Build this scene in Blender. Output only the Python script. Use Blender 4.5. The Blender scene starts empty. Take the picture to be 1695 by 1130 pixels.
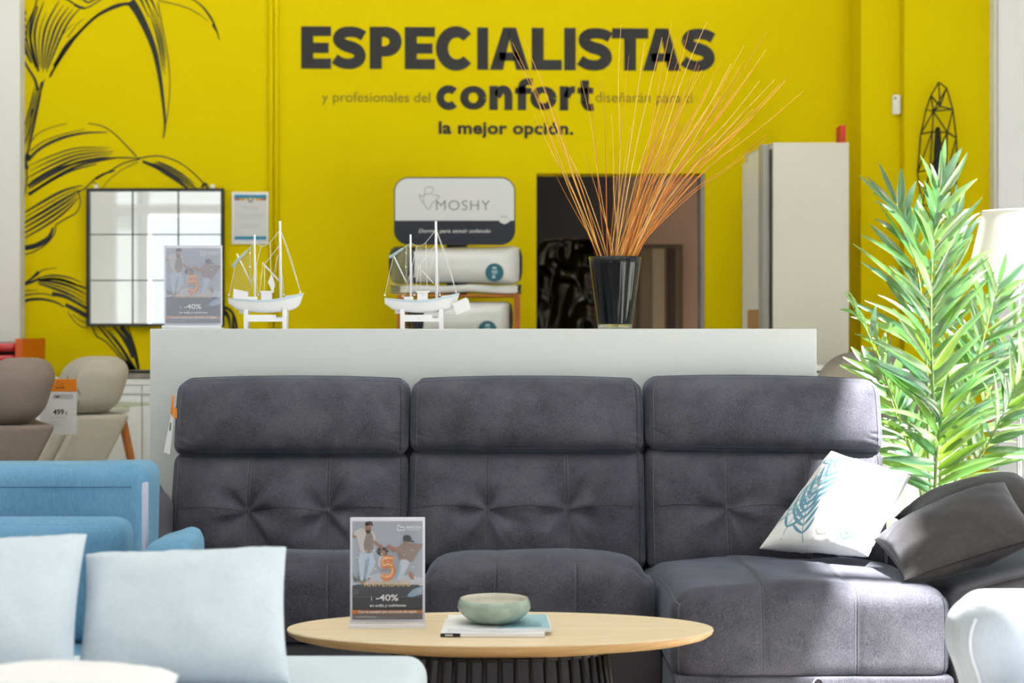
import bpy, math, random
from mathutils import Vector, noise
random.seed(7)
S = bpy.context.scene
COL = S.collection

# ------------------------------------------------------------------ camera, world, sun, exposure
F = 2940.0                      # focal length in pixels of the 1695 px wide frame
HC = 1.27                       # camera height
HY = 543.0                      # horizon row
cd = bpy.data.cameras.new('camera')
cam = bpy.data.objects.new('camera', cd)
COL.objects.link(cam)
cam.location = (0, 0, HC)
cam.rotation_euler = (math.pi / 2, 0, 0)
cd.sensor_width = 36.0
cd.lens = F / 1695.0 * 36.0
cd.shift_y = (HY - 565.0) / 1695.0
cd.clip_end = 200
cd.dof.use_dof = True
cd.dof.focus_distance = 5.75
cd.dof.aperture_fstop = 3.0
S.camera = cam

W = bpy.data.worlds.new('daylight')
S.world = W
W.use_nodes = True
W.node_tree.nodes['Background'].inputs[0].default_value = (0.90, 0.96, 1.0, 1)
W.node_tree.nodes['Background'].inputs[1].default_value = 1.35

sl = bpy.data.lights.new('sun', 'SUN')
sun = bpy.data.objects.new('sun', sl)
COL.objects.link(sun)
SUND = Vector((-0.342, 0.20, -0.90)).normalized()
sun.rotation_euler = SUND.to_track_quat('-Z', 'Y').to_euler()
sun.location = (6, 1, 9)
sl.energy = 42
sl.angle = 0.02
sl.color = (1.0, 0.97, 0.92)

S.view_settings.view_transform = 'Standard'
S.view_settings.look = 'None'
S.view_settings.gamma = 1
S.view_settings.use_curve_mapping = False
S.view_settings.exposure = 0.0
S.cycles.use_denoising = True
S.cycles.max_bounces = 10
S.cycles.sample_clamp_indirect = 8
S.cycles.caustics_reflective = False
S.cycles.caustics_refractive = False
FILL = 4.5                      # strength of the added ceiling fill panels

# ------------------------------------------------------------------ helpers
def X(px, d): return (px - 847.5) / F * d
def Z(py, d): return HC - (py - HY) / F * d
def P(px, py, d): return Vector((X(px, d), d, Z(py, d)))

def lin(c):
    c = c / 255.0
    return c / 12.92 if c <= 0.04045 else ((c + 0.055) / 1.055) ** 2.4
def rgb(r, g, b): return (lin(r), lin(g), lin(b), 1.0)

MATS = {}
def M(name, col, rough=0.55, metal=0.0, spec=0.5, sheen=0.0, coat=0.0, emit=0.0, bump=0.0, bscale=40, vary=0.0, vscale=3.0):
    if name in MATS: return MATS[name]
    m = bpy.data.materials.new(name); m.use_nodes = True
    nt = m.node_tree; b = nt.nodes['Principled BSDF']
    b.inputs['Base Color'].default_value = rgb(*col)
    b.inputs['Roughness'].default_value = rough
    b.inputs['Metallic'].default_value = metal
    b.inputs['Specular IOR Level'].default_value = spec
    b.inputs['Sheen Weight'].default_value = sheen
    b.inputs['Coat Weight'].default_value = coat
    if emit:
        b.inputs['Emission Color'].default_value = rgb(*col)
        b.inputs['Emission Strength'].default_value = emit
    tc = nt.nodes.new('ShaderNodeTexCoord')
    if vary:
        n = nt.nodes.new('ShaderNodeTexNoise'); n.inputs['Scale'].default_value = vscale; n.inputs['Detail'].default_value = 5
        nt.links.new(tc.outputs['Object'], n.inputs['Vector'])
        r = nt.nodes.new('ShaderNodeValToRGB')
        c = rgb(*col)
        r.color_ramp.elements[0].position = 0.3; r.color_ramp.elements[1].position = 0.7
        r.color_ramp.elements[0].color = tuple(x * (1 - vary) for x in c[:3]) + (1,)
        r.color_ramp.elements[1].color = tuple(min(1, x * (1 + vary)) for x in c[:3]) + (1,)
        nt.links.new(n.outputs['Fac'], r.inputs['Fac']); nt.links.new(r.outputs['Color'], b.inputs['Base Color'])
    if bump:
        n2 = nt.nodes.new('ShaderNodeTexNoise'); n2.inputs['Scale'].default_value = bscale; n2.inputs['Detail'].default_value = 4
        nt.links.new(tc.outputs['Object'], n2.inputs['Vector'])
        bp = nt.nodes.new('ShaderNodeBump'); bp.inputs['Strength'].default_value = bump; bp.inputs['Distance'].default_value = 0.004
        nt.links.new(n2.outputs['Fac'], bp.inputs['Height']); nt.links.new(bp.outputs['Normal'], b.inputs['Normal'])
    MATS[name] = m
    return m

def fabric(name, dark, light, rough=0.85, pw=.45, sheen=0.4, tint=(200, 205, 225), streak=(60, 60, 9), weave=900, wbump=0.25, patch=4.0, k=(0.32, 0.68)):
    """woven / brushed cloth: large soft patches of brushed pile + fine vertical streaks + thread bump"""
    if name in MATS: return MATS[name]
    m = bpy.data.materials.new(name); m.use_nodes = True
    nt = m.node_tree; b = nt.nodes['Principled BSDF']; L = nt.links.new
    b.inputs['Roughness'].default_value = rough
    b.inputs['Specular IOR Level'].default_value = 0.2
    b.inputs['Sheen Weight'].default_value = sheen
    b.inputs['Sheen Roughness'].default_value = 0.35
    b.inputs['Sheen Tint'].default_value = rgb(*tint)
    tc = nt.nodes.new('ShaderNodeTexCoord')
    n1 = nt.nodes.new('ShaderNodeTexNoise'); n1.inputs['Scale'].default_value = patch; n1.inputs['Detail'].default_value = 4; n1.inputs['Roughness'].default_value = 0.6
    L(tc.outputs['Object'], n1.inputs['Vector'])
    mp = nt.nodes.new('ShaderNodeMapping'); mp.inputs['Scale'].default_value = streak
    L(tc.outputs['Object'], mp.inputs['Vector'])
    n2 = nt.nodes.new('ShaderNodeTexNoise'); n2.inputs['Scale'].default_value = 3.0; n2.inputs['Detail'].default_value = 6; n2.inputs['Roughness'].default_value = 0.7
    L(mp.outputs['Vector'], n2.inputs['Vector'])
    mx = nt.nodes.new('ShaderNodeMath'); mx.operation = 'MULTIPLY_ADD'
    L(n2.outputs['Fac'], mx.inputs[0]); mx.inputs[1].default_value = 1 - pw
    ml = nt.nodes.new('ShaderNodeMath'); ml.operation = 'MULTIPLY'; L(n1.outputs['Fac'], ml.inputs[0]); ml.inputs[1].default_value = pw
    L(ml.outputs[0], mx.inputs[2])
    r = nt.nodes.new('ShaderNodeValToRGB')
    r.color_ramp.elements[0].position = k[0]; r.color_ramp.elements[1].position = k[1]
    r.color_ramp.elements[0].color = rgb(*dark); r.color_ramp.elements[1].color = rgb(*light)
    L(mx.outputs[0], r.inputs['Fac']); L(r.outputs['Color'], b.inputs['Base Color'])
    n3 = nt.nodes.new('ShaderNodeTexNoise'); n3.inputs['Scale'].default_value = weave; n3.inputs['Detail'].default_value = 2
    L(tc.outputs['Object'], n3.inputs['Vector'])
    bp = nt.nodes.new('ShaderNodeBump'); bp.inputs['Strength'].default_value = wbump; bp.inputs['Distance'].default_value = 0.002
    L(n3.outputs['Fac'], bp.inputs['Height']); L(bp.outputs['Normal'], b.inputs['Normal'])
    MATS[name] = m
    return m

def wood(name, a, b_, scale=(3, 30, 30), rough=0.5):
    if name in MATS: return MATS[name]
    m = bpy.data.materials.new(name); m.use_nodes = True
    nt = m.node_tree; b = nt.nodes['Principled BSDF']; L = nt.links.new
    b.inputs['Roughness'].default_value = rough
    tc = nt.nodes.new('ShaderNodeTexCoord'); mp = nt.nodes.new('ShaderNodeMapping'); mp.inputs['Scale'].default_value = scale
    n = nt.nodes.new('ShaderNodeTexNoise'); n.inputs['Scale'].default_value = 1.6; n.inputs['Detail'].default_value = 6; n.inputs['Distortion'].default_value = 0.6
    r = nt.nodes.new('ShaderNodeValToRGB')
    r.color_ramp.elements[0].position = 0.3; r.color_ramp.elements[1].position = 0.7
    r.color_ramp.elements[0].color = rgb(*a); r.color_ramp.elements[1].color = rgb(*b_)
    L(tc.outputs['Object'], mp.inputs['Vector']); L(mp.outputs['Vector'], n.inputs['Vector'])
    L(n.outputs['Fac'], r.inputs['Fac']); L(r.outputs['Color'], b.inputs['Base Color'])
    MATS[name] = m
    return m

def glassy(name, tint=(255, 255, 255), refl=0.08):
    """thin pane: mostly see-through, a little mirror"""
    if name in MATS: return MATS[name]
    m = bpy.data.materials.new(name); m.use_nodes = True
    nt = m.node_tree; nt.nodes.remove(nt.nodes['Principled BSDF'])
    t = nt.nodes.new('ShaderNodeBsdfTransparent'); t.inputs[0].default_value = rgb(*tint)
    g = nt.nodes.new('ShaderNodeBsdfGlossy'); g.inputs['Roughness'].default_value = 0.02
    mx = nt.nodes.new('ShaderNodeMixShader'); mx.inputs[0].default_value = refl
    nt.links.new(t.outputs[0], mx.inputs[1]); nt.links.new(g.outputs[0], mx.inputs[2])
    nt.links.new(mx.outputs[0], nt.nodes['Material Output'].inputs[0])
    MATS[name] = m
    return m

def thin(name, col, through, f=0.5, rough=0.4, gloss=0.12, vary=0.0):
    """leaf / paper shade / blind: diffuse + light passing through"""
    if name in MATS: return MATS[name]
    m = bpy.data.materials.new(name); m.use_nodes = True
    nt = m.node_tree; nt.nodes.remove(nt.nodes['Principled BSDF']); L = nt.links.new
    d = nt.nodes.new('ShaderNodeBsdfDiffuse'); d.inputs[0].default_value = rgb(*col)
    t = nt.nodes.new('ShaderNodeBsdfTranslucent'); t.inputs[0].default_value = rgb(*through)
    if vary:
        tc = nt.nodes.new('ShaderNodeTexCoord')
        n = nt.nodes.new('ShaderNodeTexNoise'); n.inputs['Scale'].default_value = 9
        r = nt.nodes.new('ShaderNodeValToRGB'); r.color_ramp.elements[0].position = .35; r.color_ramp.elements[1].position = .65
        c = rgb(*col)
        r.color_ramp.elements[0].color = tuple(x * (1 - vary) for x in c[:3]) + (1,); r.color_ramp.elements[1].color = tuple(min(1, x * (1 + vary)) for x in c[:3]) + (1,)
        L(tc.outputs['Object'], n.inputs['Vector']); L(n.outputs['Fac'], r.inputs['Fac']); L(r.outputs['Color'], d.inputs[0])
    g = nt.nodes.new('ShaderNodeBsdfGlossy'); g.inputs['Roughness'].default_value = rough
    m1 = nt.nodes.new('ShaderNodeMixShader'); m1.inputs[0].default_value = f
    m2 = nt.nodes.new('ShaderNodeMixShader'); m2.inputs[0].default_value = gloss
    L(d.outputs[0], m1.inputs[1]); L(t.outputs[0], m1.inputs[2]); L(m1.outputs[0], m2.inputs[1]); L(g.outputs[0], m2.inputs[2])
    L(m2.outputs[0], nt.nodes['Material Output'].inputs[0])
    MATS[name] = m
    return m

def wloc(o):
    v = Vector((0, 0, 0))
    while o: v = v + o.location; o = o.parent
    return v

def tag(o, label=None, cat=None, group=None, kind=None):
    if label: o['label'] = label
    if cat: o['category'] = cat
    if group: o['group'] = group
    if kind: o['kind'] = kind
    return o

def thing(name, loc, label, cat, group=None):
    o = bpy.data.objects.new(name, None)
    o.empty_display_size = 0.05
    COL.objects.link(o); o.location = loc
    return tag(o, label, cat, group)

def axis_pts(h, r, n, nc=3):
    """grid positions along one axis of a rounded box: fine in the rounded ends"""
    if r <= 0: return [-h + 2 * h * i / n for i in range(n + 1)]
    a = [-h + r * (1 - math.cos(math.pi / 2 * i / nc)) for i in range(nc)]
    b = [-(h - r) + 2 * (h - r) * i / n for i in range(n + 1)]
    return a + b + [-x for x in reversed(a)]

class MB:
    def __init__(s): s.v = []; s.f = []; s.mi = []; s.m = 0; s.sm = []; s.smooth = True
    def vert(s, p): s.v.append(Vector(p)); return len(s.v) - 1
    def face(s, *i): s.f.append(i); s.mi.append(s.m); s.sm.append(s.smooth)
    def poly(s, pts):
        i = [s.vert(p) for p in pts]; o = s.smooth; s.smooth = False; s.face(*i); s.smooth = o
    def box(s, x0, x1, y0, y1, z0, z1, r=0.0):
        if r <= 0:
            q = [s.vert((x, y, z)) for z in (z0, z1) for y in (y0, y1) for x in (x0, x1)]
            o = s.smooth; s.smooth = False
            for f in ((0, 2, 3, 1), (4, 5, 7, 6), (0, 1, 5, 4), (2, 6, 7, 3), (1, 3, 7, 5), (0, 4, 6, 2)): s.face(*[q[i] for i in f])
            s.smooth = o
        else:
            s.rbox(((x0 + x1) / 2, (y0 + y1) / 2, (z0 + z1) / 2), ((x1 - x0) / 2, (y1 - y0) / 2, (z1 - z0) / 2), r, (1, 1, 1), None, 2)
        return s
    def rbox(s, c, h, r, n, deform=None, nc=3):
        """rounded box with optional deform(p, u, v, w); returns the map from box surface points to the shape"""
        c = Vector(c); rr = min(r, min(h) * 0.999)
        A = [axis_pts(h[i], rr, n[i], nc) for i in range(3)]
        def mp(p):
            q = Vector([max(-(h[i] - rr), min(h[i] - rr, p[i])) for i in range(3)])
            d = Vector(p) - q
            if d.length > 1e-9: d = d.normalized() * rr
            g = q + d
            if deform: g = Vector(deform(g, p[0] / h[0], p[1] / h[1], p[2] / h[2]))
            return g + c
        idx = {}
        def vi(p):
            k = (round(p[0], 5), round(p[1], 5), round(p[2], 5))
            if k not in idx: idx[k] = s.vert(mp(p))
            return idx[k]
        for ax in range(3):
            a, b = (ax + 1) % 3, (ax + 2) % 3
            for sg in (-1, 1):
                for i in range(len(A[a]) - 1):
                    for j in range(len(A[b]) - 1):
                        q = []
                        for (ii, jj) in ((i, j), (i + 1, j), (i + 1, j + 1), (i, j + 1)):
                            p = [0, 0, 0]; p[ax] = sg * h[ax]; p[a] = A[a][ii]; p[b] = A[b][jj]
                            q.append(vi(p))
                        if sg < 0: q.reverse()
                        s.face(*q)
        return mp
    def tube(s, pts, r, n=8, caps=True, closed=False):
        pts = [Vector(p) for p in pts]; N = len(pts)
        R = r if isinstance(r, (list, tuple)) else [r] * N
        rings = []; ref = None
        for i in range(N):
            if closed: t = (pts[(i + 1) % N] - pts[i - 1]).normalized()
            else: t = (pts[min(i + 1, N - 1)] - pts[max(i - 1, 0)]).normalized()
            if ref is None:
                ref = t.cross(Vector((0, 0, 1)))
                if ref.length < 0.1: ref = t.cross(Vector((1, 0, 0)))
            a = (ref - t * ref.dot(t)).normalized(); ref = a; b = t.cross(a)
            rings.append([s.vert(pts[i] + (a * math.cos(2 * math.pi * k / n) + b * math.sin(2 * math.pi * k / n)) * R[i]) for k in range(n)])
        for i in range(N if closed else N - 1):
            A, B = rings[i], rings[(i + 1) % N]
            for k in range(n): s.face(A[k], A[(k + 1) % n], B[(k + 1) % n], B[k])
        if caps and not closed:
            o = s.smooth; s.smooth = False
            s.face(*reversed(rings[0])); s.face(*rings[-1]); s.smooth = o
        return s
    def lathe(s, c, prof, n=40, a=1.0, b=1.0, cap0=True, cap1=True):
        c = Vector(c)
        rings = [[s.vert(c + Vector((r * a * math.cos(2 * math.pi * k / n), r * b * math.sin(2 * math.pi * k / n), z))) for k in range(n)] for r, z in prof]
        for A, B in zip(rings, rings[1:]):
            for k in range(n): s.face(A[k], A[(k + 1) % n], B[(k + 1) % n], B[k])
        o = s.smooth; s.smooth = False
        if cap0: s.face(*reversed(rings[0]))
        if cap1: s.face(*rings[-1])
        s.smooth = o
        return s
    def prism(s, prof, fn, d0, d1):
        """prof: 2-D outline; fn(a, b, d) -> point"""
        A = [s.vert(fn(a, b, d0)) for a, b in prof]; B = [s.vert(fn(a, b, d1)) for a, b in prof]
        n = len(prof); o = s.smooth; s.smooth = False
        for i in range(n): s.face(A[i], A[(i + 1) % n], B[(i + 1) % n], B[i])
        s.face(*reversed(A)); s.face(*B); s.smooth = o
        return s
    def grid(s, fn, nu, nv, flip=False):
        q = [[s.vert(fn(i / nu, j / nv)) for j in range(nv + 1)] for i in range(nu + 1)]
        for i in range(nu):
            for j in range(nv):
                f = (q[i][j], q[i + 1][j], q[i + 1][j + 1], q[i][j + 1])
                s.face(*(reversed(f) if flip else f))
        return s
    def text(s, txt, place, x0, y0, x1, y1, bold=0.0, shear=0.0, keep=False, space=1.0):
        """flat lettering fitted to the rectangle; place(a, b) puts rectangle coordinates into space"""
        cu = bpy.data.curves.new('t', 'FONT'); cu.body = txt; cu.offset = bold; cu.shear = shear; cu.space_character = space
        cu.resolution_u = 4
        ob = bpy.data.objects.new('t', cu); COL.objects.link(ob)
        me = bpy.data.meshes.new_from_object(ob)
        co = [v.co.copy() for v in me.vertices]
        ax, bx = min(c.x for c in co), max(c.x for c in co); ay, by = min(c.y for c in co), max(c.y for c in co)
        sx, sy = (x1 - x0) / (bx - ax), (y1 - y0) / (by - ay)
        base = len(s.v); s.v += [Vector(place(x0 + (c.x - ax) * sx, y1 - (c.y - ay) * sy)) for c in co]
        for p in me.polygons:
            s.f.append(tuple(base + i for i in p.vertices)); s.mi.append(s.m); s.sm.append(False)
        bpy.data.objects.remove(ob); bpy.data.meshes.remove(me); bpy.data.curves.remove(cu)
        return s
    def ribbon(s, pts, w, place):
        """flat band along 2-D points, per-point full width w"""
        N = len(pts); Wd = w if isinstance(w, (list, tuple)) else [w] * N
        Lr = []
        for i in range(N):
            a, b = pts[max(i - 1, 0)], pts[min(i + 1, N - 1)]
            dx, dy = b[0] - a[0], b[1] - a[1]; l = math.hypot(dx, dy) or 1
            nx, ny = -dy / l, dx / l; h = Wd[i] / 2
            Lr.append((s.vert(place(pts[i][0] + nx * h, pts[i][1] + ny * h)), s.vert(place(pts[i][0] - nx * h, pts[i][1] - ny * h))))
        o = s.smooth; s.smooth = False
        for a, b in zip(Lr, Lr[1:]): s.face(a[0], b[0], b[1], a[1])
        s.smooth = o
        return s
    def build(s, name, mats, parent=None, local=False):
        me = bpy.data.meshes.new(name)
        if local: org = Vector((0, 0, 0))
        elif parent: org = wloc(parent)
        else:
            lo = [min(v[i] for v in s.v) for i in range(3)]; hi = [max(v[i] for v in s.v) for i in range(3)]
            org = Vector(((lo[0] + hi[0]) / 2, (lo[1] + hi[1]) / 2, lo[2]))
        me.from_pydata([tuple(v - org) for v in s.v], [], s.f)
        for m in (mats if isinstance(mats, (list, tuple)) else [mats]): me.materials.append(m)
        me.polygons.foreach_set('material_index', s.mi)
        me.polygons.foreach_set('use_smooth', s.sm)
        me.update()
        o = bpy.data.objects.new(name, me); COL.objects.link(o)
        if parent: o.parent = parent
        elif not local: o.location = org
        return o

def struct(name, mb, mats): return tag(mb.build(name, mats), kind='structure')

def copy_tree(o, parent=None):
    kids = [c for c in ALLKIDS(o)]
    c = o.copy(); COL.objects.link(c); c.parent = parent
    for k in kids: copy_tree(k, c)
    return c
def ALLKIDS(o): return list(o.children)

def spline(pts, n=8):
    """Catmull-Rom through 2-D or 3-D points"""
    P_ = [Vector(p) for p in pts]
    if len(P_) < 3: return [P_[0].lerp(P_[-1], i / n) for i in range(n + 1)]
    out = []
    for i in range(len(P_) - 1):
        p0, p1, p2, p3 = P_[max(i - 1, 0)], P_[i], P_[i + 1], P_[min(i + 2, len(P_) - 1)]
        for k in range(n):
            t = k / n
            out.append(0.5 * ((2 * p1) + (p2 - p0) * t + (2 * p0 - 5 * p1 + 4 * p2 - p3) * t * t + (3 * p1 - p0 - 3 * p2 + p3) * t ** 3))
    out.append(P_[-1])
    return out

# ------------------------------------------------------------------ materials
m_yellow = M('yellow wall paint', (226, 204, 0), 0.8, spec=0.08, bump=0.05, bscale=120)
m_white_wall = M('white wall paint', (232, 233, 230), 0.7, spec=0.3, bump=0.04, bscale=120)
m_divider = M('divider paint', (208, 212, 213), 0.55, spec=0.4, bump=0.03, bscale=90)
m_floor = M('pale tile floor', (196, 192, 184), 0.35, vary=0.05, vscale=2)
m_ceil = M('ceiling paint', (236, 236, 234), 0.8)
m_frame_white = M('white lacquered frame', (236, 238, 240), 0.4)
m_letter = M('black vinyl lettering', (30, 30, 34), 0.6, vary=0.25, vscale=3)
m_letter_thin = M('dark olive lettering', (118, 104, 22), 0.7)
m_ink = M('mural ink', (28, 32, 32), 0.65)
m_black = M('black lacquer', (18, 19, 22), 0.4)
m_black_metal = M('black metal', (24, 25, 26), 0.45, metal=0.3)
m_white = M('white matte', (240, 241, 242), 0.55)
m_paper = M('white paper', (238, 239, 242), 0.6)
m_lightpaper = M('light grey paper', (212, 214, 217), 0.65)
m_chrome = M('chrome', (220, 222, 225), 0.15, metal=1.0)
m_mirror = M('mirror glass', (238, 240, 242), 0.01, metal=1.0)
m_grey = fabric('charcoal chenille', (27, 30, 41), (108, 108, 119), sheen=0.36, k=(.34,.66), patch=7, pw=.30, streak=(170,170,60), weave=1100, tint=(190,205,235))
m_greyarm = fabric('charcoal chenille flat', (64, 62, 68), (100, 97, 102), sheen=0.4, pw=.3, streak=(170,170,60))
m_seam = M('light stitching thread', (104, 105, 114), 0.8)
m_seamd = M('dark piping', (26, 26, 30), 0.8)
m_ltblue = fabric('ice blue cloth', (198, 211, 222), (214, 225, 234), sheen=0.2, weave=500, streak=(30, 30, 30), patch=6)
m_ltseat = fabric('pale seat cloth', (202, 215, 225), (216, 226, 234), sheen=0.2, weave=500, streak=(30, 30, 30))
m_blue = fabric('sky blue cloth', (88, 142, 178), (124, 172, 204), sheen=0.2, tint=(200, 225, 240), weave=420, streak=(70, 70, 12), wbump=0.4)
m_taupe = fabric('taupe cloth', (128, 114, 106), (148, 134, 124), sheen=0.1, streak=(50, 50, 50), weave=500)
m_beige = fabric('beige cloth', (172, 166, 152), (190, 184, 170), sheen=0.1, streak=(50, 50, 50), weave=500)
m_oak = wood('pale oak', (224, 203, 168), (235, 217, 184), (2.5, 26, 26))
m_oakedge = wood('oak edge', (206, 160, 104), (224, 182, 126), (3, 14, 40))
m_legwood = wood('warm brown wood', (160, 88, 26), (190, 112, 40), (20, 20, 3))
m_orange = M('orange print', (240, 138, 20), 0.6)
m_navy = M('navy cloth', (24, 30, 48), 0.6)
m_teal = M('teal print', (30, 98, 116), 0.5)
# ------------------------------------------------------------------ the room
YB = 9.90                       # back wall
XR = 2.552                      # right wall
XL = -5.6
YF = -3.0
ZC = 5.4
WT = 5.05                       # head of the right-hand windows
struct('floor', MB().box(XL - .2, XR + .2, YF - .2, 14.2, -.12, 0), m_floor)
struct('ceiling', MB().box(XL - .2, XR + .2, YF - .2, YB + .2, ZC, ZC + .15), m_ceil)
struct('ground_outside', MB().box(-40, 40, -40, 40, -.4, -.125), M('pale paving', (205, 203, 198), .8, vary=.08))

dx0, dx1, dz = X(888, YB), X(1167, YB), Z(287, YB)
b = MB()
b.box(XL, dx0, YB, YB + .2, 0, ZC); b.box(dx1, XR, YB, YB + .2, 0, ZC); b.box(dx0, dx1, YB, YB + .2, dz, ZC)
struct('wall_back', b, m_yellow)
# the pillar and the boxed-out stretch of wall beside it
px0, px1 = X(1407, YB), X(1490, 9.59)
struct('pillar', MB().box(px0, px1, 9.59, YB - .001, 0, ZC), m_yellow)
struct('wall_back_step', MB().box(px1 + .001, XR, 9.49, YB - .001, 0, ZC), m_yellow)
struct('wall_left_return', MB().box(XL, X(33, 9.8), 9.80, YB - .002, 0, ZC), m_white_wall)
struct('wall_left', MB().box(XL - .2, XL, YF, YB + .2, 0, ZC), m_white_wall)
# door frame jamb
b = MB(); b.box(dx1 - .022, dx1 - .001, YB + .01, YB + .19, 0, dz - .002)
struct('trim_1', b, M('grey jamb', (150, 148, 146), .6))
# twin conduit running up the yellow wall
b = MB()
for q in (449, 458): b.tube([(X(q, YB), YB - .012, .0), (X(q, YB), YB - .012, ZC)], .0145, 12)
struct('trim_2', b, m_yellow)

# right wall with tall glazing
bars_y = [1.0, 2.0, 3.3, 4.47, 5.62, 6.9]
b = MB()
b.box(XR, XR + .14, YF, 1.0, 0, ZC); b.box(XR, XR + .14, 1.0, 2.0, WT, ZC); b.box(XR, XR + .14, 1.0, 2.0, 0, .10); b.box(XR, XR + .14, 9.40, YB + .2, 0, ZC); b.box(XR, XR + .14, 6.9, 8.70, 0, ZC)
b.box(XR, XR + .14, 2.0, 6.9, WT, ZC); b.box(XR, XR + .14, 2.0, 6.9, 0, .10); b.box(XR, XR + .14, 8.7, 9.40, WT, ZC); b.box(XR, XR + .14, 8.7, 9.40, 0, .10)
b.box(XR, XR + .14, 4.47, 5.62, .10, 4.14); b.box(XR, XR + .14, 3.30, 3.36, .10, WT)            # unseen piers, added to shade the dark pillows and the armchair
struct('wall_right', b, m_white_wall)
m_pane = glassy('window glass')
n = 1
for y0, y1 in zip(bars_y, bars_y[1:]):
    if y0 == 3.3: y0 = 3.36
    z0 = 4.14 if (y0 == 4.47) else .10
    f = MB(); w = .035
    f.box(XR + .03, XR + .10, y0, y0 + w, z0, WT); f.box(XR + .03, XR + .10, y1 - w, y1, z0, WT)
    f.box(XR + .03, XR + .10, y0 + w, y1 - w, z0, z0 + w); f.box(XR + .03, XR + .10, y0 + w, y1 - w, WT - w, WT)
    wo = struct('window_%d' % n, f, m_frame_white); n += 1
    g = MB(); g.box(XR + .06, XR + .066, y0 + w, y1 - w, z0 + w, WT - w); g.build('pane', m_pane, wo)
# far corner window; translucent blind added so the strip there glows white
f = MB(); w = .04
for (y0, y1, z0, z1) in ((8.70, 8.74, .1, WT), (9.36, 9.40, .1, WT), (8.74, 9.36, .1, .14), (8.74, 9.36, WT - w, WT)): f.box(XR + .03, XR + .10, y0, y1, z0, z1)
wo = struct('window_%d' % n, f, m_frame_white); n += 1
g = MB(); g.box(XR + .06, XR + .066, 8.74, 9.36, .14, WT - .04); g.build('pane', m_pane, wo)
g = MB(); g.box(XR + .012, XR + .015, 8.705, 9.395, .12, WT - .02); g.build('added_blind', thin('added blind sheet', (240, 241, 243), (176, 178, 182), .5, gloss=.02), wo)

# shop front behind the camera (seen in the mirror)
b = MB()
b.box(XL, -5.12, YF - .15, YF, 0, ZC); b.box(-5.12, -2.5, YF - .15, YF, 4.2, ZC); b.box(-2.5, XR, YF - .15, YF, 0, ZC)
struct('wall_front', b, m_white_wall)
xs = [-5.12, -4.70, -3.6, -2.5]
for x0, x1 in zip(xs, xs[1:]):
    f = MB(); w = .045
    f.box(x0, x0 + w, YF - .12, YF - .02, 0, 4.2); f.box(x1 - w, x1, YF - .12, YF - .02, 0, 4.2)
    f.box(x0 + w, x1 - w, YF - .12, YF - .02, 4.14, 4.2); f.box(x0 + w, x1 - w, YF - .12, YF - .02, 2.72, 2.86); f.box(x0 + w, x1 - w, YF - .12, YF - .02, 0, .09)
    wo = struct('window_%d' % n, f, m_frame_white); n += 1
    first = x0 < -5
    g = MB(); g.box(x0 + w, x1 - w, YF - .075, YF - .069, .09, 2.72); g.build('pane', thin('frosted glass', (205, 208, 208), (215, 218, 218), .5) if first else m_pane, wo)
    g = MB(); g.box(x0 + w, x1 - w, YF - .075, YF - .069, 2.86, 4.14); g.build('transom_pane', thin('frosted glass', (205, 208, 208), (215, 218, 218), .5) if x0 < -3.5 else m_pane, wo)
# unseen ceiling panels added as soft fill light for the room
mE = M('fill glow', (247, 250, 255), .5, emit=FILL)
first = True
for j, y in enumerate((2.2, 4.3, 6.3, 8.3)):
    for i, x in enumerate((-4.0, -1.6, 0.8)):
        if j > 1 and i == 2: continue
        t = thing('ceiling_fill', (x, y, ZC - .05), 'unseen square ceiling panel added for fill light', 'ceiling light', 'ceiling fill panels')
        MB().box(x - .62, x + .62, y - .32, y + .32, ZC - .05, ZC - .002).build('housing', m_frame_white, t)
        MB().box(x - .59, x + .59, y - .29, y + .29, ZC - .056, ZC - .051).build('diffuser', mE, t)

# back room seen through the doorway
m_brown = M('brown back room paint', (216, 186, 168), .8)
m_darkroom = M('unlit back room', (26, 23, 24), .9)  # near-black colour stands in for the unlit corridor
xp = X(1015, 11.6)
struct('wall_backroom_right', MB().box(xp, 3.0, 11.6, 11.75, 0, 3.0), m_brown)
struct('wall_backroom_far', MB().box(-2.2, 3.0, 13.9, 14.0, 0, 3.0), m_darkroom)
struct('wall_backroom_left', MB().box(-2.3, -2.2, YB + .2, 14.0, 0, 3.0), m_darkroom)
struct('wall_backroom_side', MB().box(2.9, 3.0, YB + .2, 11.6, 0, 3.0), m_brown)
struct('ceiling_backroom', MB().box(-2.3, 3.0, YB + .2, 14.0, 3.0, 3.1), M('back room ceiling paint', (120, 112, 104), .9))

# ------------------------------------------------------------------ divider wall behind the sofa
DY0, DY1 = 6.42, 6.68
DZ = Z(544, 6.42)
struct('divider_wall', MB().box(X(248, DY0), X(1352, DY0), DY0, DY1, 0, DZ, .004), m_divider)

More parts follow.
